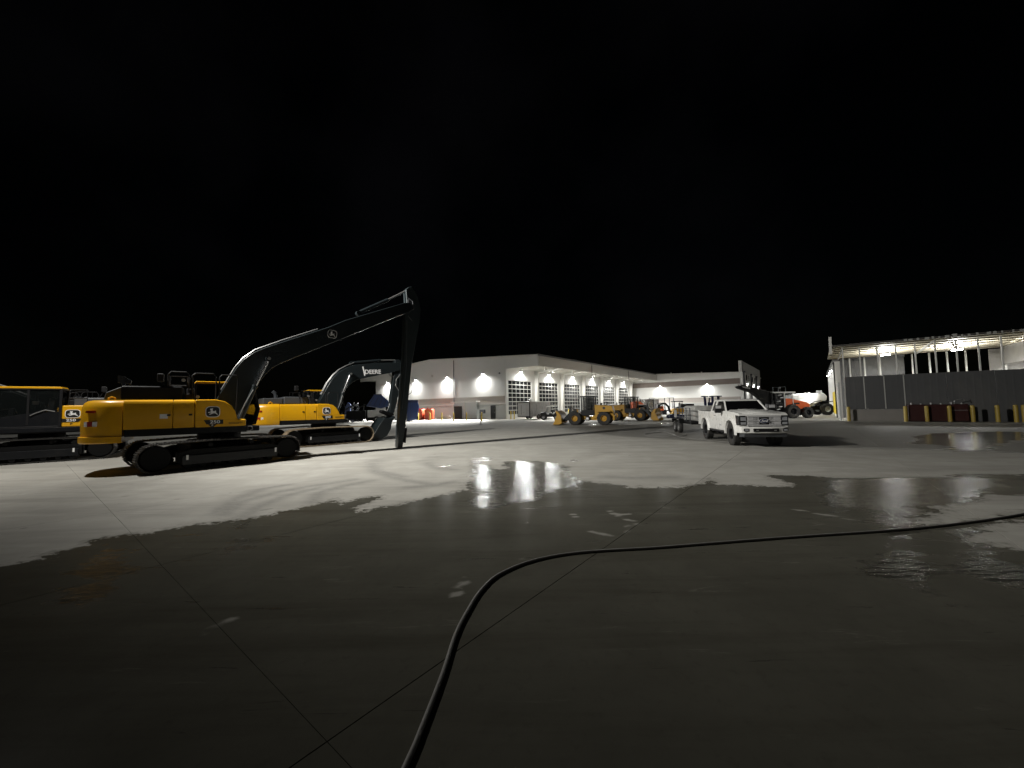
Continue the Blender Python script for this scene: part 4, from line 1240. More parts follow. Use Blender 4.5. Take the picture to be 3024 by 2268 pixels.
# ------------------------------------------------------------------ wash trailer behind the pickup
wt = thing('wash_trailer', 'black flat trailer carrying a white water tank and engine behind the white pickup', 'trailer', (12.05, 25.0, 0), hd((-0.17, -0.985)))
MB().box(-2.0, 2.0, -1.0, 1.0, .62, .76).bar((2.0, -.6, .66), (3.6, 0, .6), .09).bar((2.0, .6, .66), (3.6, 0, .6), .09).build('bed', M['frame'], wt, 0.01)
tk = MB()
tk.loft([[(x, y, z) for y, z in rrect(1.3, .92, .15, 3)] for x in (-1.3, 1.25)])
tank = tk.build('tank', M['tankgrey'], wt, loc=(0, .1, 1.26))
for k in range(7):
    MB().loft([[(x, y * 1.03, z * 1.03) for y, z in rrect(1.3, .92, .15, 3)] for x in (-1.2 + k * .38, -1.1 + k * .38)]).build('tank_rib', M['tankgrey'], tank)
cg = MB()
for k in range(5):
    x = -1.7 + k * .85
    for s in (-1, 1):
        cg.box(x - .025, x + .025, s * .98 - .025, s * .98 + .025, .76, 1.62)
for s in (-1, 1):
    for z in (1.0, 1.3, 1.6):
        cg.box(-1.75, 1.75, s * .98 - .02, s * .98 + .02, z - .02, z + .02)
cg.build('stake_rails', M['hood'], wt)['kind'] = 'stuff'
en = MB().box(-1.9, -1.2, -.75, .1, 1.62, 1.86).build('engine', M['black'], wt, 0.03)
for k in range(4):
    MB().cyl((-1.8 + k * .17, -.76, 1.7), (-1.8 + k * .17, -.8, 1.7), .05).build('engine_cover', M['steel'], en)
MB().box(-1.75, -1.3, -1.1, -1.02, .95, 1.45).build('hose_reel', M['grime'], wt)
for s in (-1, 1):
    f = MB().prism([(-1.55, .62), (-1.45, .92), (.45, .92), (.55, .62), (.5, .62), (.42, .87), (-1.42, .87), (-1.5, .62)], s * 1.02, s * 1.32).build('fender', M['frame'], wt)
    for x in (-1.0, .0):
        wheel('wheel', wt, (x, s * 1.17, .38), .38, .24, M['steel'], .5, 0, s)
    MB().box(-2.03, -2.0, s * .8 - .1, s * .8 + .1, .60, .70).build('tail_light', M['red'], wt)

rk = thing('steel_rack', 'tall navy steel rack with T shaped posts standing behind the water trailer', 'rack', (15.1, 29.0, 0), R(12))
for i, (x, y) in enumerate(((-.7, 0), (.05, .1), (.65, .2))):
    MB().bar((x + .12 * (i == 0), y, 0), (x, y, 2.35), .10, .14).build('post', M['navy'], rk)
    MB().box(x - .26, x + .26, y - .07, y + .07, 2.35, 2.43).build('post_top', M['navy'], rk)
MB().box(-.9, .95, -.05, .25, .0, .12).bar((-.6, 0, .3), (-.2, .1, 2.3), .07).box(-.3, .35, 0, .2, 1.2, 1.95).build('rack_frame', M['navy'], rk)

# ------------------------------------------------------------------ wheel loaders


def loader(name, label, loc, rz, bucket):
    t = thing(name, label, 'wheel loader', loc, rz, 'worn yellow wheel loaders by the garage')
    s_ = -1
    # rear frame and engine hood
    MB().prism([(-2.2, .75), (-2.25, 1.2), (-2.1, 1.80), (-.35, 1.92), (-.25, 1.0), (-.35, .62), (-1.9, .62)], -.62, .62).build('engine_hood', M['gold'], t, 0.05, 3)
    MB().box(-2.35, -2.15, -.75, .75, .45, .95).build('counterweight', M['gold'], t, 0.04)
    MB().box(-2.0, .3, -.5, .5, .45, .78).box(.2, 1.9, -.42, .42, .50, .95).build('frame', M['gold'], t, 0.03)
    MB().prism([(1.0, .9), (1.75, .9), (1.62, 1.45), (1.2, 1.5)], -.45, .45).build('front_tower', M['gold'], t, 0.03)
    MB().tube([(-1.55, .0, 1.85), (-1.55, .0, 2.05), (-1.60, .0, 2.15)], .055).build('exhaust_pipe', M['black'], t)
    MB().cyl((-1.05, .2, 1.88), (-1.05, .2, 2.1), .10).build('air_cleaner', M['black'], t)
    for x in (1.38, -1.38):
        for s in (-1, 1):
            wheel('wheel', t, (x, s * .92, .64), .64, .48, M['gold'], .43, 16, s)
    for s in (-1, 1):
        MB().prism([(-.85, 1.18), (-.7, 1.36), (-1.95, 1.36), (-2.05, 1.2), (-1.95, 1.26), (-.8, 1.26)], s * .66, s * 1.14).build('fender', M['gold'], t)
        MB().box(.02, .38, min(s * .55, s * .85), max(s * .55, s * .85), .42, .82).build('step', M['black'], t)
        MB().box(.08, .32, min(s * .852, s * .86), max(s * .852, s * .86), .52, .72).build('sticker', M['decal'], t)
    emb = MB().cyl((-1.35, .625, 1.6), (-1.35, .632, 1.6), .13).build('badge', M['decalk'], t)
    # cab
    cf = MB()
    for x in (-.42, .78):
        for y in (-.62, .62):
            cf.bar((x, y, .95), (x, y, 2.68), .10)
    for s in (-1, 1):
        cf.bar((.25, s * .62, 1.4), (.25, s * .62, 2.68), .07)
        cf.box(-.42, .78, s * .62 - .04, s * .62 + .04, .9, 1.42)
    cf.box(.74, .82, -.6, .6, .9, 1.42).box(-.46, -.38, -.6, .6, .9, 1.6)
    cab = cf.build('cab', M['dark'], t, 0.01)
    MB().box(-.52, .90, -.72, .72, 2.68, 2.80).build('cab_roof', M['black'], cab, 0.03)
    for s in (-1, 1):
        MB().box(-.36, .72, s * .62 - .006, s * .62 + .006, 1.42, 2.64).build('cab_window', M['glass'], cab)
    MB().box(-.05, .35, -.25, .25, 1.2, 1.4).box(-.12, .0, -.25, .25, 1.4, 2.0).build('operator_seat', M['seat'], cab, 0.03)
    MB().bar((.85, .75, 2.6), (1.0, .85, 2.6), .03).box(.95, 1.02, .78, .95, 2.2, 2.55).build('mirror', M['black'], cab)
    # lift arms
    for s in (-1, 1):
        MB().prism([(1.25, 1.42), (1.45, 1.50), (2.1, 1.15), (2.75, .45), (2.65, .30), (2.45, .35), (1.95, .88), (1.3, 1.22)], s * .42 - .06, s * .42 + .06).build('lift_arm', M['boom'], t, 0.015)
        MB().cyl((1.2, s * .3, .95), (2.2, s * .3, .8), .05).build('lift_ram', M['steel'], t)
    MB().prism([(1.9, 1.85), (2.1, 1.80), (2.2, 1.2), (2.05, 1.0), (1.92, 1.25)], -.1, .1).bar((1.3, 0, 1.45), (2.0, 0, 1.72), .1).build('bell_crank', M['boom'], t, 0.01)
    # bucket
    bk = [(2.62, .20), (2.70, .95), (2.95, 1.28), (3.25, 1.42), (3.10, 1.0), (3.45, .16), (3.55, .08), (2.9, .06)]
    bu = MB().prism(bk, -1.25, 1.25).build('bucket', M['gold'], t, 0.02)
    if bucket == 'teeth':
        for k in range(7):
            z = .25 + k * .16
            x = 3.5 - .045 * k if k < 4 else 3.32
            MB().bar((x - .12, -1.2, z), (x + .06, -1.2, z + .02), .06).build('bucket_tooth', M['gold'], bu)
            MB().bar((3.45, -1.1 + k * .36, .12), (3.68, -1.1 + k * .36, .06), .07).build('bucket_tooth', M['steel'], bu)
        MB().box(3.35, 3.5, .95, 1.2, -.0, .22).build('bucket_foot', M['timber'], bu)
    return t


loader('wheel_loader', 'worn yellow wheel loader seen side on with bucket pointing to the left', (7.65, 37.7, 0), hd((-0.93, 0.36)), 'teeth')
loader('wheel_loader', 'worn yellow wheel loader half hidden behind the other, bucket pointing right', (13.9, 45.6, 0), hd((0.84, -0.54)), 'plain')

# ------------------------------------------------------------------ mini excavator, track loader, white van pickup, awning trailer
me_ = thing('mini_excavator', 'small yellow excavator with a dark arched arm reaching left near the wing wall', 'excavator', (21.3, 50.5, 0), R(172))
for s in (-1, 1):
    MB().prism([(-.95, .12), (-.8, 0.0), (.8, .0), (.95, .12), (.95, .32), (.8, .44), (-.8, .44), (-.95, .32)], s * .6 - .18, s * .6 + .18).build('track', M['navy'], me_, 0.03)
MB().cyl((0, 0, .4), (0, 0, .58), .4).build('swing_bearing', M['frame'], me_)
MB().prism([(-1.0, .56), (.55, .56), (.5, .95), (.2, 1.25), (-.95, 1.28), (-1.08, .9)], -.72, .72).build('body', M['gold'], me_, 0.08, 3)
cb = MB()
for x, z in ((-.75, 2.1), (.2, 2.1)):
    for s in (-1, 1):
        cb.bar((x, s * .55, 1.25), (x, s * .5, z), .08)
cb.box(-.85, .35, -.62, .62, 2.1, 2.22)
cb.build('canopy', M['black'], me_, 0.02)
MB().box(-.55, -.1, -.25, .25, 1.25, 1.45).box(-.6, -.5, -.25, .25, 1.45, 1.95).build('operator_seat', M['seat'], me_, 0.03)
MB().prism([(.5, .75), (.75, 1.55), (1.15, 2.02), (1.65, 2.05), (2.05, 1.72), (1.98, 1.60), (1.6, 1.82), (1.25, 1.78), (.95, 1.45), (.75, .7)], -.13, .13).build('boom', M['boom'], me_, 0.02)
MB().prism([(1.95, 1.85), (2.15, 1.75), (2.55, .65), (2.42, .55), (2.3, .75), (1.9, 1.6)], -.09, .09).build('stick', M['boom'], me_, 0.02)
MB().prism([(2.40, .72), (2.65, .60), (2.75, .2), (2.95, .02), (2.55, .06), (2.25, .35)], -.35, .35).build('bucket', M['boom'], me_, 0.01)
MB().box(-1.2, -.85, -.75, .75, .1, .45).build('blade', M['navy'], me_)

tl = thing('track_loader', 'orange compact track loader with black lift arms facing the yard by the wing', 'loader', (26.3, 68.5, 0), hd((-0.35, -0.94)))
for s in (-1, 1):
    MB().prism([(-.9, .1), (-.7, 0), (.7, 0), (.9, .12), (.85, .5), (-.6, .75), (-.95, .5)], s * .78 - .2, s * .78 + .2).build('track', M['frame'], tl, 0.03)
    MB().prism([(-1.0, 1.75), (-.85, 1.9), (.6, 1.4), (1.15, .4), (1.0, .35), (.5, 1.2), (-.85, 1.6)], s * .75 - .07, s * .75 + .07).build('lift_arm', M['black'], tl, 0.01)
MB().prism([(-1.0, .5), (.75, .45), (.8, .95), (-.4, 1.1), (-.5, 1.5), (-1.0, 1.5)], -.55, .55).build('body', M['orange'], tl, 0.04)
lc = MB().box(-.5, .45, -.48, .48, 1.1, 2.0).build('cab', M['glass'], tl, 0.02)
MB().box(-.55, .5, -.53, .53, 2.0, 2.1).build('cab_roof', M['black'], lc, 0.02)
MB().prism([(1.05, .1), (1.6, .05), (1.3, .5), (1.15, .7), (1.05, .7)], -1.0, 1.0).build('bucket', M['black'], tl, 0.01)
MB().box(.8, .84, -.4, .4, .55, .85).build('front_plate', M['orange'], tl)

wp = thing('utility_truck', 'white crew truck partly hidden behind the second loader and small excavator', 'truck', (18.1, 53.2, 0), R(-20))
MB().prism([(-2.4, .55), (-2.4, 1.15), (-.9, 1.2), (.8, 1.15), (2.1, 1.02), (2.35, .9), (2.35, .5)], -.95, .95).build('body', M['truckw'], wp, 0.06, 3)
MB().loft([[(-.95, -.88, 1.18), (1.05, -.88, 1.14), (1.05, .88, 1.14), (-.95, .88, 1.18)], [(-.8, -.7, 1.78), (.35, -.7, 1.78), (.35, .7, 1.78), (-.8, .7, 1.78)]]).build('cab_glass', M['tint'], wp)
MB().box(-.82, .36, -.72, .72, 1.78, 1.84).bar((1.05, -.88, 1.15), (.35, -.7, 1.8), .08).bar((1.05, .88, 1.15), (.35, .7, 1.8), .08).build('roof', M['truckw'], wp, 0.02)
for x in (1.5, -1.5):
    for s in (-1, 1):
        wheel('wheel', wp, (x, s * .85, .38), .38, .25, M['steel'], .55, 0, s)

aw = thing('stage_trailer', 'white open sided trailer with thin dark posts parked against the wing wall', 'trailer', (27.6, 72.5, 0), R(8))
MB().box(-2.5, 2.4, -1.1, 1.1, .55, .75).build('bed', M['frame'], aw)
MB().box(-2.5, .5, .9, 1.0, .8, 2.75).build('back_panel', M['poly'], aw)
pf = MB()
for x in (-2.45, .55, 1.5, 2.35):
    pf.box(x - .05, x + .05, -1.05, -.95, .75, 2.95)
pf.box(-2.5, 2.4, -1.08, -.92, 2.92, 3.02)
pf.build('post_frame', M['hood'], aw)
for x in (-.6, .4):
    for s in (-1, 1):
        wheel('wheel', aw, (x, s * .95, .36), .36, .24, M['steel'], .5, 0, s)
oe = thing('orange_loader', 'orange loader hood showing above the white crew truck near the garage corner', 'loader', (18.6, 56.8, 0), R(20))
MB().prism([(-1.2, .6), (1.0, .6), (1.1, 1.3), (.5, 1.9), (-.2, 2.35), (-1.2, 2.2)], -.6, .6).build('body', M['orange'], oe, 0.08, 3)
oc = MB().box(.9, 2.2, -.65, .65, 1.0, 2.5).build('cab', M['glass'], oe, 0.02)
MB().box(.85, 2.25, -.7, .7, 2.5, 2.6).bar((.95, -.65, 1), (.95, -.65, 2.5), .1).bar((2.15, -.65, 1), (2.15, -.65, 2.5), .1).build('cab_roof', M['black'], oc)
for x in (-.7, 1.4):
    for s in (-1, 1):
        wheel('wheel', oe, (x, s * .8, .55), .55, .4, M['orange'], .5, 12, s)

# ------------------------------------------------------------------ cargo trailer and utility cart by the doors
ct = thing('cargo_trailer', 'enclosed white cargo trailer with black edges and rear door by the first garage door', 'trailer', (1.6, 55.9, 0), hd((0.6, 0.8)))
MB().box(0.06, 5.9, -1.02, 1.02, .45, 2.5).build('body', M['grime'], ct, 0.04)
MB().box(0.0, 5.95, -1.06, 1.06, 2.5, 2.6).build('roof', M['white'], ct, 0.02)
fr = MB()
for y in (-1.04, 1.04):
    fr.box(0.0, .09, y - .05, y + .05, .4, 2.5)
fr.box(0, .09, -1.0, 1.0, 2.4, 2.5).box(0, .09, -1.0, 1.0, .38, .46)
fr.build('corner_frame', M['black'], ct)
MB().box(-.02, .055, -.98, -.52, .5, 2.38).build('rear_panel', M['white'], ct, 0.01)
MB().box(-.02, .055, .48, .98, .5, 2.38).build('rear_panel', M['white'], ct, 0.01)
rd = MB().box(-.03, .055, -.48, .44, .5, 2.38).build('rear_door', M['white'], ct, 0.01)
MB().box(-.055, -.03, .36, .40, .7, 2.1).build('door_latch', M['black'], rd)
MB().box(-.045, -.03, -.2, .1, 1.05, 1.08).build('door_sign', M['decalk'], rd)
MB().cyl((2.0, .1, 2.6), (2.0, .1, 2.85), .16).lathe([(0, .42), (.2, .38), (.28, .28), (.28, .24)], (2.0, .1, 2.6), 'z', 16).build('roof_vent', M['white'], ct)
for x in (2.4, 3.2):
    for s in (-1, 1):
        wheel('wheel', ct, (x, s * .95, .36), .36, .22, M['steel'], .5, 0, s)
uc = thing('utility_cart', 'black four seat utility cart with white roof beside the cargo trailer', 'cart', (5.2, 53.4, 0), hd((-0.9, 0.2)))
MB().prism([(-1.25, .4), (1.2, .4), (1.35, .75), (1.2, .98), (.55, 1.08), (.4, .75), (-.6, .75), (-.75, 1.0), (-1.25, 1.0)], -.65, .65).build('body', M['black'], uc, 0.06, 3)
MB().prism([(.7, 1.04), (1.25, .97), (1.36, .8), (1.3, .78), (1.15, .93), (.7, 1.0)], -.5, .5).build('hood_panel', M['white'], uc, 0.01)
cfm = MB()
for s in (-1, 1):
    cfm.bar((.6, s * .6, 1.0), (.25, s * .55, 1.78), .05).bar((-.9, s * .6, 1.0), (-.8, s * .55, 1.78), .05).bar((-.2, s * .6, .8), (-.2, s * .55, 1.78), .04)
cfm.build('roll_frame', M['black'], uc)['kind'] = 'stuff'
MB().prism([(-1.0, 1.76), (.45, 1.76), (.5, 1.80), (.2, 1.87), (-.9, 1.85)], -.68, .68).build('roof', M['white'], uc, 0.02)
MB().box(-.3, .1, -.5, .5, .75, .9).box(-.4, -.28, -.5, .5, .9, 1.35).build('seat', M['seat'], uc, 0.03)
MB().bar((.6, 0, 1.1), (.3, 0, 1.7), 1.0, .015).build('windshield', M['glass'], uc)
for x in (.85, -.85):
    for s in (-1, 1):
        wheel('wheel', uc, (x, s * .62, .33), .33, .24, M['steel'], .5, 10, s)

# ------------------------------------------------------------------ orange tractor trencher and white machine beyond the pickup
ot = thing('trencher_tractor', 'orange tractor with huge dark tyres and long dark digging boom raised to the left', 'tractor', (31.9, 44.2, 0), R(8))
MB().prism([(-1.0, 1.15), (1.55, .95), (1.9, .95), (1.95, 1.55), (1.5, 1.80), (-.1, 2.15), (-1.1, 2.25), (-1.15, 1.5)], -.55, .55).build('hood', M['orange'], ot, 0.06, 3)
MB().box(-.3, .6, -.57, -.54, 1.55, 1.75).build('hood_vent', M['black'], ot)
gr = MB().box(1.95, 2.05, -.5, .5, .6, 1.55).build('grille', M['grille'], ot, 0.03)
for k in range(6):
    MB().box(2.05, 2.08, -.42 + k * .15, -.36 + k * .15, .7, 1.5).build('grille_bar', M['black'], gr)
MB().box(-1.9, 1.9, -.4, .4, .55, 1.0).box(1.4, 2.15, -.75, .75, .35, .6).build('chassis', M['frame'], ot, 0.03)
for x, r in ((-.75, .78), (1.15, .62)):
    for s in (-1, 1):
        wheel('wheel', ot, (x, s * .95, r), r, .5, M['dark'], .5, 16, s)
    MB().prism([(x - r * 1.1, r * 1.1), (x - r * .7, r * 1.75), (x + r * .6, r * 1.75), (x + r * 1.15, r * 1.2), (x + r, r * 1.15), (x + r * .5, r * 1.62), (x - r * .6, r * 1.62)], -1.2, -.7).build('fender', M['black'], ot)
oc2 = MB()
for x in (-1.25, -.2):
    for s in (-1, 1):
        oc2.bar((x, s * .55, 1.2), (x, s * .55, 2.85), .09)
oc2.box(-2.7, .1, -.65, .65, 2.85, 3.0)
oc2.build('cab_frame', M['white'], ot, 0.02)
MB().box(-1.2, -.25, -.5, .5, 2.0, 2.8).build('cab_glass', M['glass'], ot)
mast = MB()
for x in (-2.75, -2.3, -1.75, -1.35):
    mast.box(x - .06, x + .06, -.5, .5, .4, 2.95)
for z in (.8, 1.2, 1.6, 2.0, 2.4):
    mast.box(-2.8, -1.3, -.42, .42, z - .05, z + .05)
mast.build('mast_frame', M['black'], ot)
for i, (x, z) in enumerate(((-2.2, 1.0), (-1.9, 1.3), (-2.1, 1.9), (-1.65, 2.3), (-1.9, 2.6))):
    MB().cyl((x - .2, -.62, z), (x + .2, -.62, z + .05), .07).build('valve_block', M['steel'], ot)
bm_ = MB().prism([(-2.5, 2.2), (-2.4, 2.9), (-3.6, 3.15), (-5.2, 3.62), (-6.4, 3.78), (-6.75, 3.65), (-6.5, 3.45), (-5.0, 3.0), (-3.4, 1.85), (-2.6, 1.5)], -.32, .32).build('digging_boom', M['frame'], ot, 0.04)
MB().prism([(-6.3, 3.68), (-5.3, 3.55), (-5.3, 3.35), (-6.2, 3.55)], -.345, -.325).build('boom_plate', M['grime'], bm_)
for k in range(14):
    f = k / 13
    MB().box(-6.3 + f * 3.6 - .06, -6.3 + f * 3.6 + .06, -.25, .25, 3.79 - f * .85, 3.92 - f * .85).build('chain_tooth', M['track'], bm_)
MB().tube([(-1.7, -.5, 3.0), (-1.7, -.5, 3.55), (-1.0, -.5, 3.55), (-1.0, -.5, 3.0)], .03).tube([(-1.7, .5, 3.0), (-1.7, .5, 3.55), (-1.0, .5, 3.55), (-1.0, .5, 3.0)], .03).build('roof_rail', M['hood'], ot)

wm = thing('soil_stabiliser', 'white heavy road machine with one large lugged tyre behind the orange tractor', 'road machine', (39.6, 52.2, 0), R(-4))
MB().prism([(-2.2, 1.2), (-2.2, 2.75), (-.6, 2.95), (1.9, 2.95), (2.3, 2.5), (2.2, 1.95), (1.2, 1.7), (.6, 1.2)], -.9, .9).build('body', M['poly'], wm, 0.08, 3)
MB().prism([(-2.0, 2.0), (-.4, 2.3), (-1.0, 2.8), (-2.0, 2.6)], -.93, -.9).build('side_panel', M['grime'], wm)
MB().box(-2.4, 2.0, -.6, .6, .7, 1.3).build('frame', M['frame'], wm, 0.03)
MB().box(1.75, 2.1, -.3, .3, 2.95, 3.3).cyl((.6, 0, 2.9), (.6, 0, 3.1), .14).cyl((.1, 0, 2.9), (.1, 0, 3.05), .1).build('roof_fitting', M['poly'], wm, 0.02)
MB().tube([(-.2, -1.0, 1.3), (.5, -1.05, 1.8), (1.3, -1.05, 1.9), (2.1, -1.05, 1.75), (3.2, -1.05, 1.85)], .06).tube([(.4, -1.02, 1.2), (.8, -1.05, 1.6), (1.2, -1.05, 1.35)], .05).build('hydraulic_hose', M['black'], wm)
for x in (-1.6, 2.1):
    for s in (-1, 1):
        wheel('wheel', wm, (x, s * .95, .78), .78, .55, M['poly'], .45, 14, s)
MB().box(2.6, 3.6, -.5, .5, .3, .75).build('tow_block', M['hood'], wm, 0.03)

# ------------------------------------------------------------------ blue machines, red tanks, timber by the side wall
bh = thing('blue_hopper', 'big blue steel hopper with white skirt panels standing behind the excavator bucket', 'hopper', (-15.2, 57.5, 0), R(20))
MB().prism([(-.6, .0), (.75, .25), (1.15, 2.2), (.85, 3.1), (-.6, 3.1)], -1.1, 1.1).build('hopper_body', M['blue'], bh, 0.04)
MB().box(-.62, .95, -1.15, 1.15, 2.75, 3.15).build('hopper_rim', M['navy'], bh, 0.02)
MB().prism([(-2.9, .25), (-.62, .2), (-.62, 2.1), (-1.6, 2.1), (-2.3, 1.7), (-2.9, 1.0)], -1.0, 1.0).build('skirt_panel', M['poly'], bh, 0.03)
ch = MB().prism([(-6.2, 2.35), (-5.2, 3.9), (-4.2, 4.0), (-3.2, 3.1), (-3.1, 2.3), (-4.2, 2.0)], -.7, .7).build('feed_chute', M['blue'], bh, 0.03)
MB().box(-5.2, -4.1, -.8, .8, 3.88, 4.06).build('chute_rim', M['navy'], ch, 0.02)
for k in range(4):
    MB().bar((-5.9 + k * .7, -.74, 2.3), (-5.1 + k * .55, -.74, 3.7 - k * .1), .09).build('chute_rib', M['navy'], ch)
for k in range(6):
    MB().bar((-9.0 + k * .75, -.5 + .2 * (k % 3), .2), (-8.6 + k * .72, -.3, 1.6 + .35 * (k % 4)), .14).build('machine_strut', M['hood'], bh)
MB().box(-8.8, -6.3, -.6, .6, .5, 1.7).build('engine_block', M['frame'], bh, 0.05)
MB().tube([(-8.9, -.65, 1.9), (-8.0, -.7, 2.5), (-7.0, -.7, 2.2), (-6.2, -.7, 2.6)], .08).build('hydraulic_hose', M['black'], bh)
for k in range(5):
    MB().box(-.45 + k * .3, -.37 + k * .3, -1.14, -1.1, .5, 2.7).build('hopper_rib', M['navy'], bh)
MB().box(-6.0, -3.1, -.9, .9, .75, 1.75).build('skirt_panel', M['poly'], bh, 0.03)
MB().box(-6.2, 1.0, -.7, .7, .3, .75).bar((-3.4, 0, .3), (-3.4, 0, 2.3), .3).build('chassis', M['frame'], bh)
for x in (-4.8, -3.9, -1.5):
    for s in (-1, 1):
        wheel('wheel', bh, (x, s * .95, .45), .45, .28, M['steel'], .5, 0, s)
br = thing('drill_rig', 'smaller blue drilling rig with tilted black plate and white drum', 'drill rig', (-24.0, 57.5, 0), R(14))
MB().box(-1.2, .4, -.7, .7, .3, 1.2).prism([(-.9, 1.2), (-.2, 1.2), (-.1, 2.7), (-.5, 3.0), (-.9, 2.2)], -.3, .3).build('body', M['blue'], br, 0.04)
MB().bar((-1.4, 0, 1.4), (.9, 0, 2.8), .22).bar((-.3, -.3, .6), (.4, -.3, 3.0), .12).bar((.3, .2, .4), (.9, .2, 2.6), .1).build('drill_mast', M['hood'], br)
MB().prism([(.35, .1), (1.9, .1), (1.75, .35), (.7, 1.85), (.45, 1.8)], -.9, -.75).build('tilted_plate', M['black'], br)
MB().bar((.75, -.92, 1.7), (1.6, -.92, .8), .1, .03).build('plate_edge', M['decal'], br)
MB().cyl((-.6, -.9, .55), (-.6, -.9, 1.2), .28).build('drum', M['poly'], br)
for x in (-.8, .2):
    for s in (-1, 1):
        MB().cyl((x, s * .75, 0), (x, s * .75, .5), .12).build('outrigger', M['navy'], br)
for i, (x, y, lab) in enumerate(((-15.3, 64.4, 'orange red plastic tank nearer the blue hopper, two caps on top'), (-13.75, 63.8, 'orange red plastic tank right of its twin, nearer the vestibule'))):
    q = thing('plastic_tank', lab, 'tank', (x, y, 0), R(-25 + 20 * i), 'orange red tanks against the side wall')
    MB().loft([[(u, v, z) for u, v in rrect(w, w, .3, 4)] for z, w in ((0, 1.3), (.06, 1.38), (.8, 1.36), (1.6, 1.36), (1.75, 1.2))]).build('tank_body', M['tankred'], q)
    for dx in (-.3, .3):
        MB().cyl((dx, 0, 1.75), (dx, 0, 1.92), .12).build('cap', M['red'], q)
    MB().box(-.1, .12, -.70, -.682, 1.2, 1.42).build('sticker', M['bollard'], q)
tp = thing('timber_pile', 'low heap of weathered boards and pipes against the grey base wall', 'timber pile', (-10.9, 61.0, 0), R(-38))
for k in range(14):
    MB().bar((random.uniform(-1.6, -1.0), random.uniform(-.4, .4), .1 + .07 * (k % 5)), (random.uniform(.9, 1.7), random.uniform(-.4, .4), .1 + random.uniform(0, .55)), .12, .05).build('board', M['timber'] if k % 3 else M['poly'], tp)

# ------------------------------------------------------------------ maroon dumpster in front of the shed
md = thing('steel_dumpster', 'long dark maroon steel tank standing behind bollards against the charcoal shed wall', 'tank', (PS[0] + SA[0] * 5.75 - .617 * .72, PS[1] + SA[1] * 5.75 - .787 * .72, 0), RZS)
for k in range(3):
    x0 = -1.70 + k * 1.14
    MB().box(x0 + .01, x0 + 1.12, -.45, .45, .05, 1.42).build('tank_section', M['maroon'], md, 0.05, 3)
    MB().cyl((x0 + .3, 0, 1.42), (x0 + .3, 0, 1.58), .08).cyl((x0 + .85, 0, 1.42), (x0 + .85, 0, 1.52), .06).build('filler_cap', M['steel'], md)
MB().tube([(1.0, -.2, 1.42), (1.0, -.2, 1.72), (1.25, -.2, 1.80), (1.5, -.2, 1.88), (1.55, -.2, 1.70)], .03).build('fuel_nozzle', M['steel'], md)
MB().box(.65, 1.65, -.465, -.455, .92, .96).build('steel_strip', M['steel'], md)

# ------------------------------------------------------------------ bollards


def bollard(proto, name, loc, h, r, label, group, m='bollard'):
    if proto is None:
        o = thing(name, label, 'bollard', loc, 0, group)
        MB().lathe([(r, 0), (r, h - .08), (r * .92, h - .03), (r * .6, h), (0, h + .015)], (0, 0, 0), 'z', 16).build('post', M[m], o)
        MB().lathe([(r * 1.35, 0), (r * 1.35, .02), (r, .03)], (0, 0, 0), 'z', 16).build('base', M['plinth'], o)
        return o
    o = copy_tree(proto)
    o.location = loc
    o['label'] = label
    return o


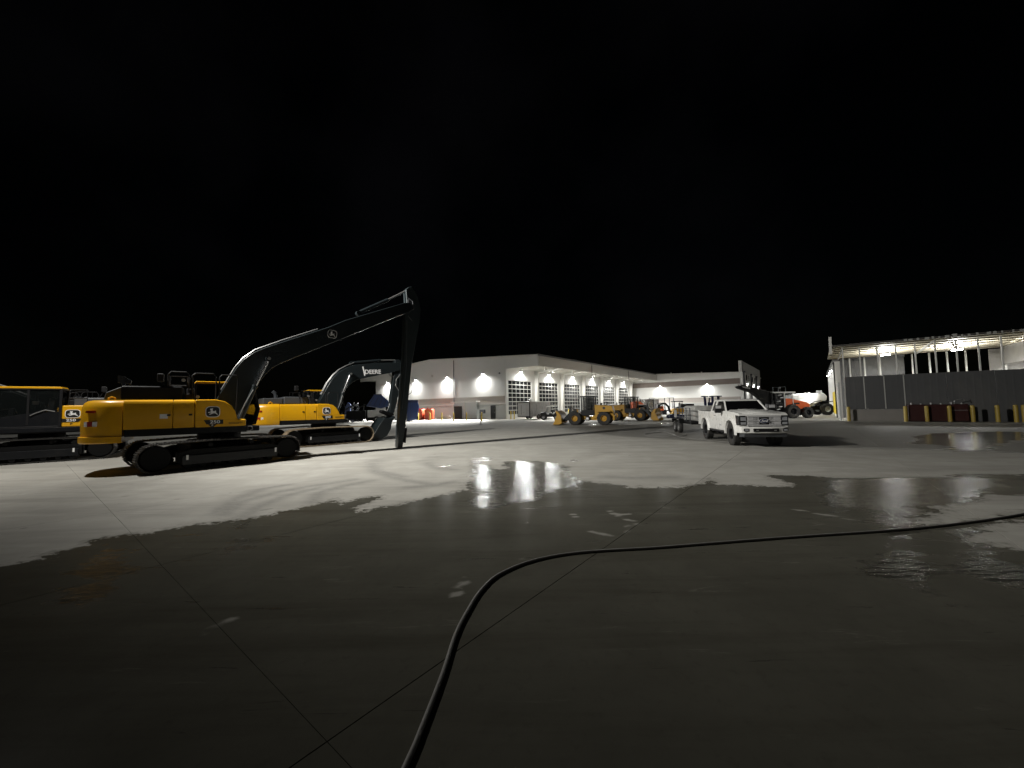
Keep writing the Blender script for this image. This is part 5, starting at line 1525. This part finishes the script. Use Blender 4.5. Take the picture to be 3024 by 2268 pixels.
g1 = 'tall yellow bollards guarding the shed wall'
p1 = None
shb = [(0.25, 'yellow bollard at the left corner of the shed plinth'), (3.86, 'yellow bollard between the concrete plinth and the maroon tank'), (5.09, 'yellow bollard before the left section of the maroon tank'), (6.35, 'yellow bollard before the middle of the maroon tank'), (7.57, 'yellow bollard at the right end of the maroon tank'), (8.80, 'first yellow bollard right of the maroon tank, before bare wall'), (9.68, 'second yellow bollard right of the maroon tank, near the frame edge'), (10.06, 'last yellow bollard of the shed row, cut by the right frame edge')]
for i, (sx_, lab) in enumerate(shb):
    q = sw(sx_, -1.5, 0)
    o = bollard(p1, 'bollard', (q.x, q.y, 0), 1.32, .125, lab, g1)
    p1 = p1 or o
g2 = 'short yellow bollards along the garage side wall'
p2 = None
for x, y, lab in ((-14.0, 57.3, 'yellow bollard in front of the nearer orange red tank'), (-12.1, 56.5, 'yellow bollard in front of the right orange red tank'), (-10.2, 55.6, 'yellow bollard before the timber pile'), (-8.35, 54.6, 'yellow bollard at the left edge of the dark vestibule door'), (-6.5, 54.4, 'yellow bollard before the pale vestibule panel'), (-4.3, 53.8, 'yellow bollard at the right edge of the vestibule'), (0.25, 57.3, 'yellow bollard at the left jamb of the first garage door'), (-.25, 58.05, 'pale yellow bollard close to the building corner'), (9.9, 67.8, 'yellow bollard between the second and third garage doors')):
    o = bollard(p2, 'bollard', (x, y, 0), 1.22, .085, lab, g2, 'wallbollard')
    p2 = p2 or o
sp_ = thing('marker_post', 'thin dark marker post on a round foot standing out in the yard', 'post', (-3.55, 43.0, 0), 0)
MB().cyl((0, 0, 0.05), (0, 0, 1.05), .045).build('post', M['timber'], sp_)
MB().lathe([(.22, 0), (.22, .03), (.06, .08)], (0, 0, 0), 'z', 16).build('base', M['black'], sp_)

# ------------------------------------------------------------------ hoses on the ground


def smooth_path(pts, n=10):
    out = []
    P = [Vector(p) for p in pts]
    for i in range(len(P) - 1):
        p0, p1, p2, p3 = P[max(i - 1, 0)], P[i], P[i + 1], P[min(i + 2, len(P) - 1)]
        for k in range(n):
            t = k / n
            out.append(.5 * ((2 * p1) + (p2 - p0) * t + (2 * p0 - 5 * p1 + 4 * p2 - p3) * t * t + (-p0 + 3 * p1 - 3 * p2 + p3) * t ** 3))
    return out + [P[-1]]


hz = .0165
h = [(-.95, .3, hz), (-.72, 1.4, hz), (-.60, 2.15, hz), (-.57, 2.40, hz), (-.53, 2.86, hz), (-.51, 3.30, hz), (-.46, 3.64, hz), (-.36, 4.08, hz), (-.17, 4.47, hz), (.25, 4.84, hz), (.86, 5.06, hz), (1.84, 5.17, hz), (2.5, 5.27, hz), (3.78, 5.46, hz), (5.51, 5.68, hz), (6.75, 5.93, hz), (8.21, 6.33, hz), (10.5, 7.1, hz), (13.5, 7.6, hz)]
hs = MB().tube(smooth_path(h), .0165, 12).build('water_hose', M['hose'])
tag(hs, 'thick black hose curving across the wet foreground concrete towards the right', 'hose')
h2 = [(10.5, 23.4, .015), (9.8, 22.4, .015), (8.6, 22.3, .015), (8.0, 23.2, .015), (8.6, 24.8, .015), (10.0, 25.4, .015), (9.4, 21.6, .015), (9.9, 19.3, .015), (11.5, 16.6, .015), (14.0, 15.4, .015), (17.0, 13.3, .015), (20.0, 11.2, .015)]
tag(MB().tube(smooth_path(h2), .015, 8).build('water_hose', M['hose']), 'thin dark hose looping from the water trailer past the pickup to the right', 'hose')

bpy.context.view_layer.update()
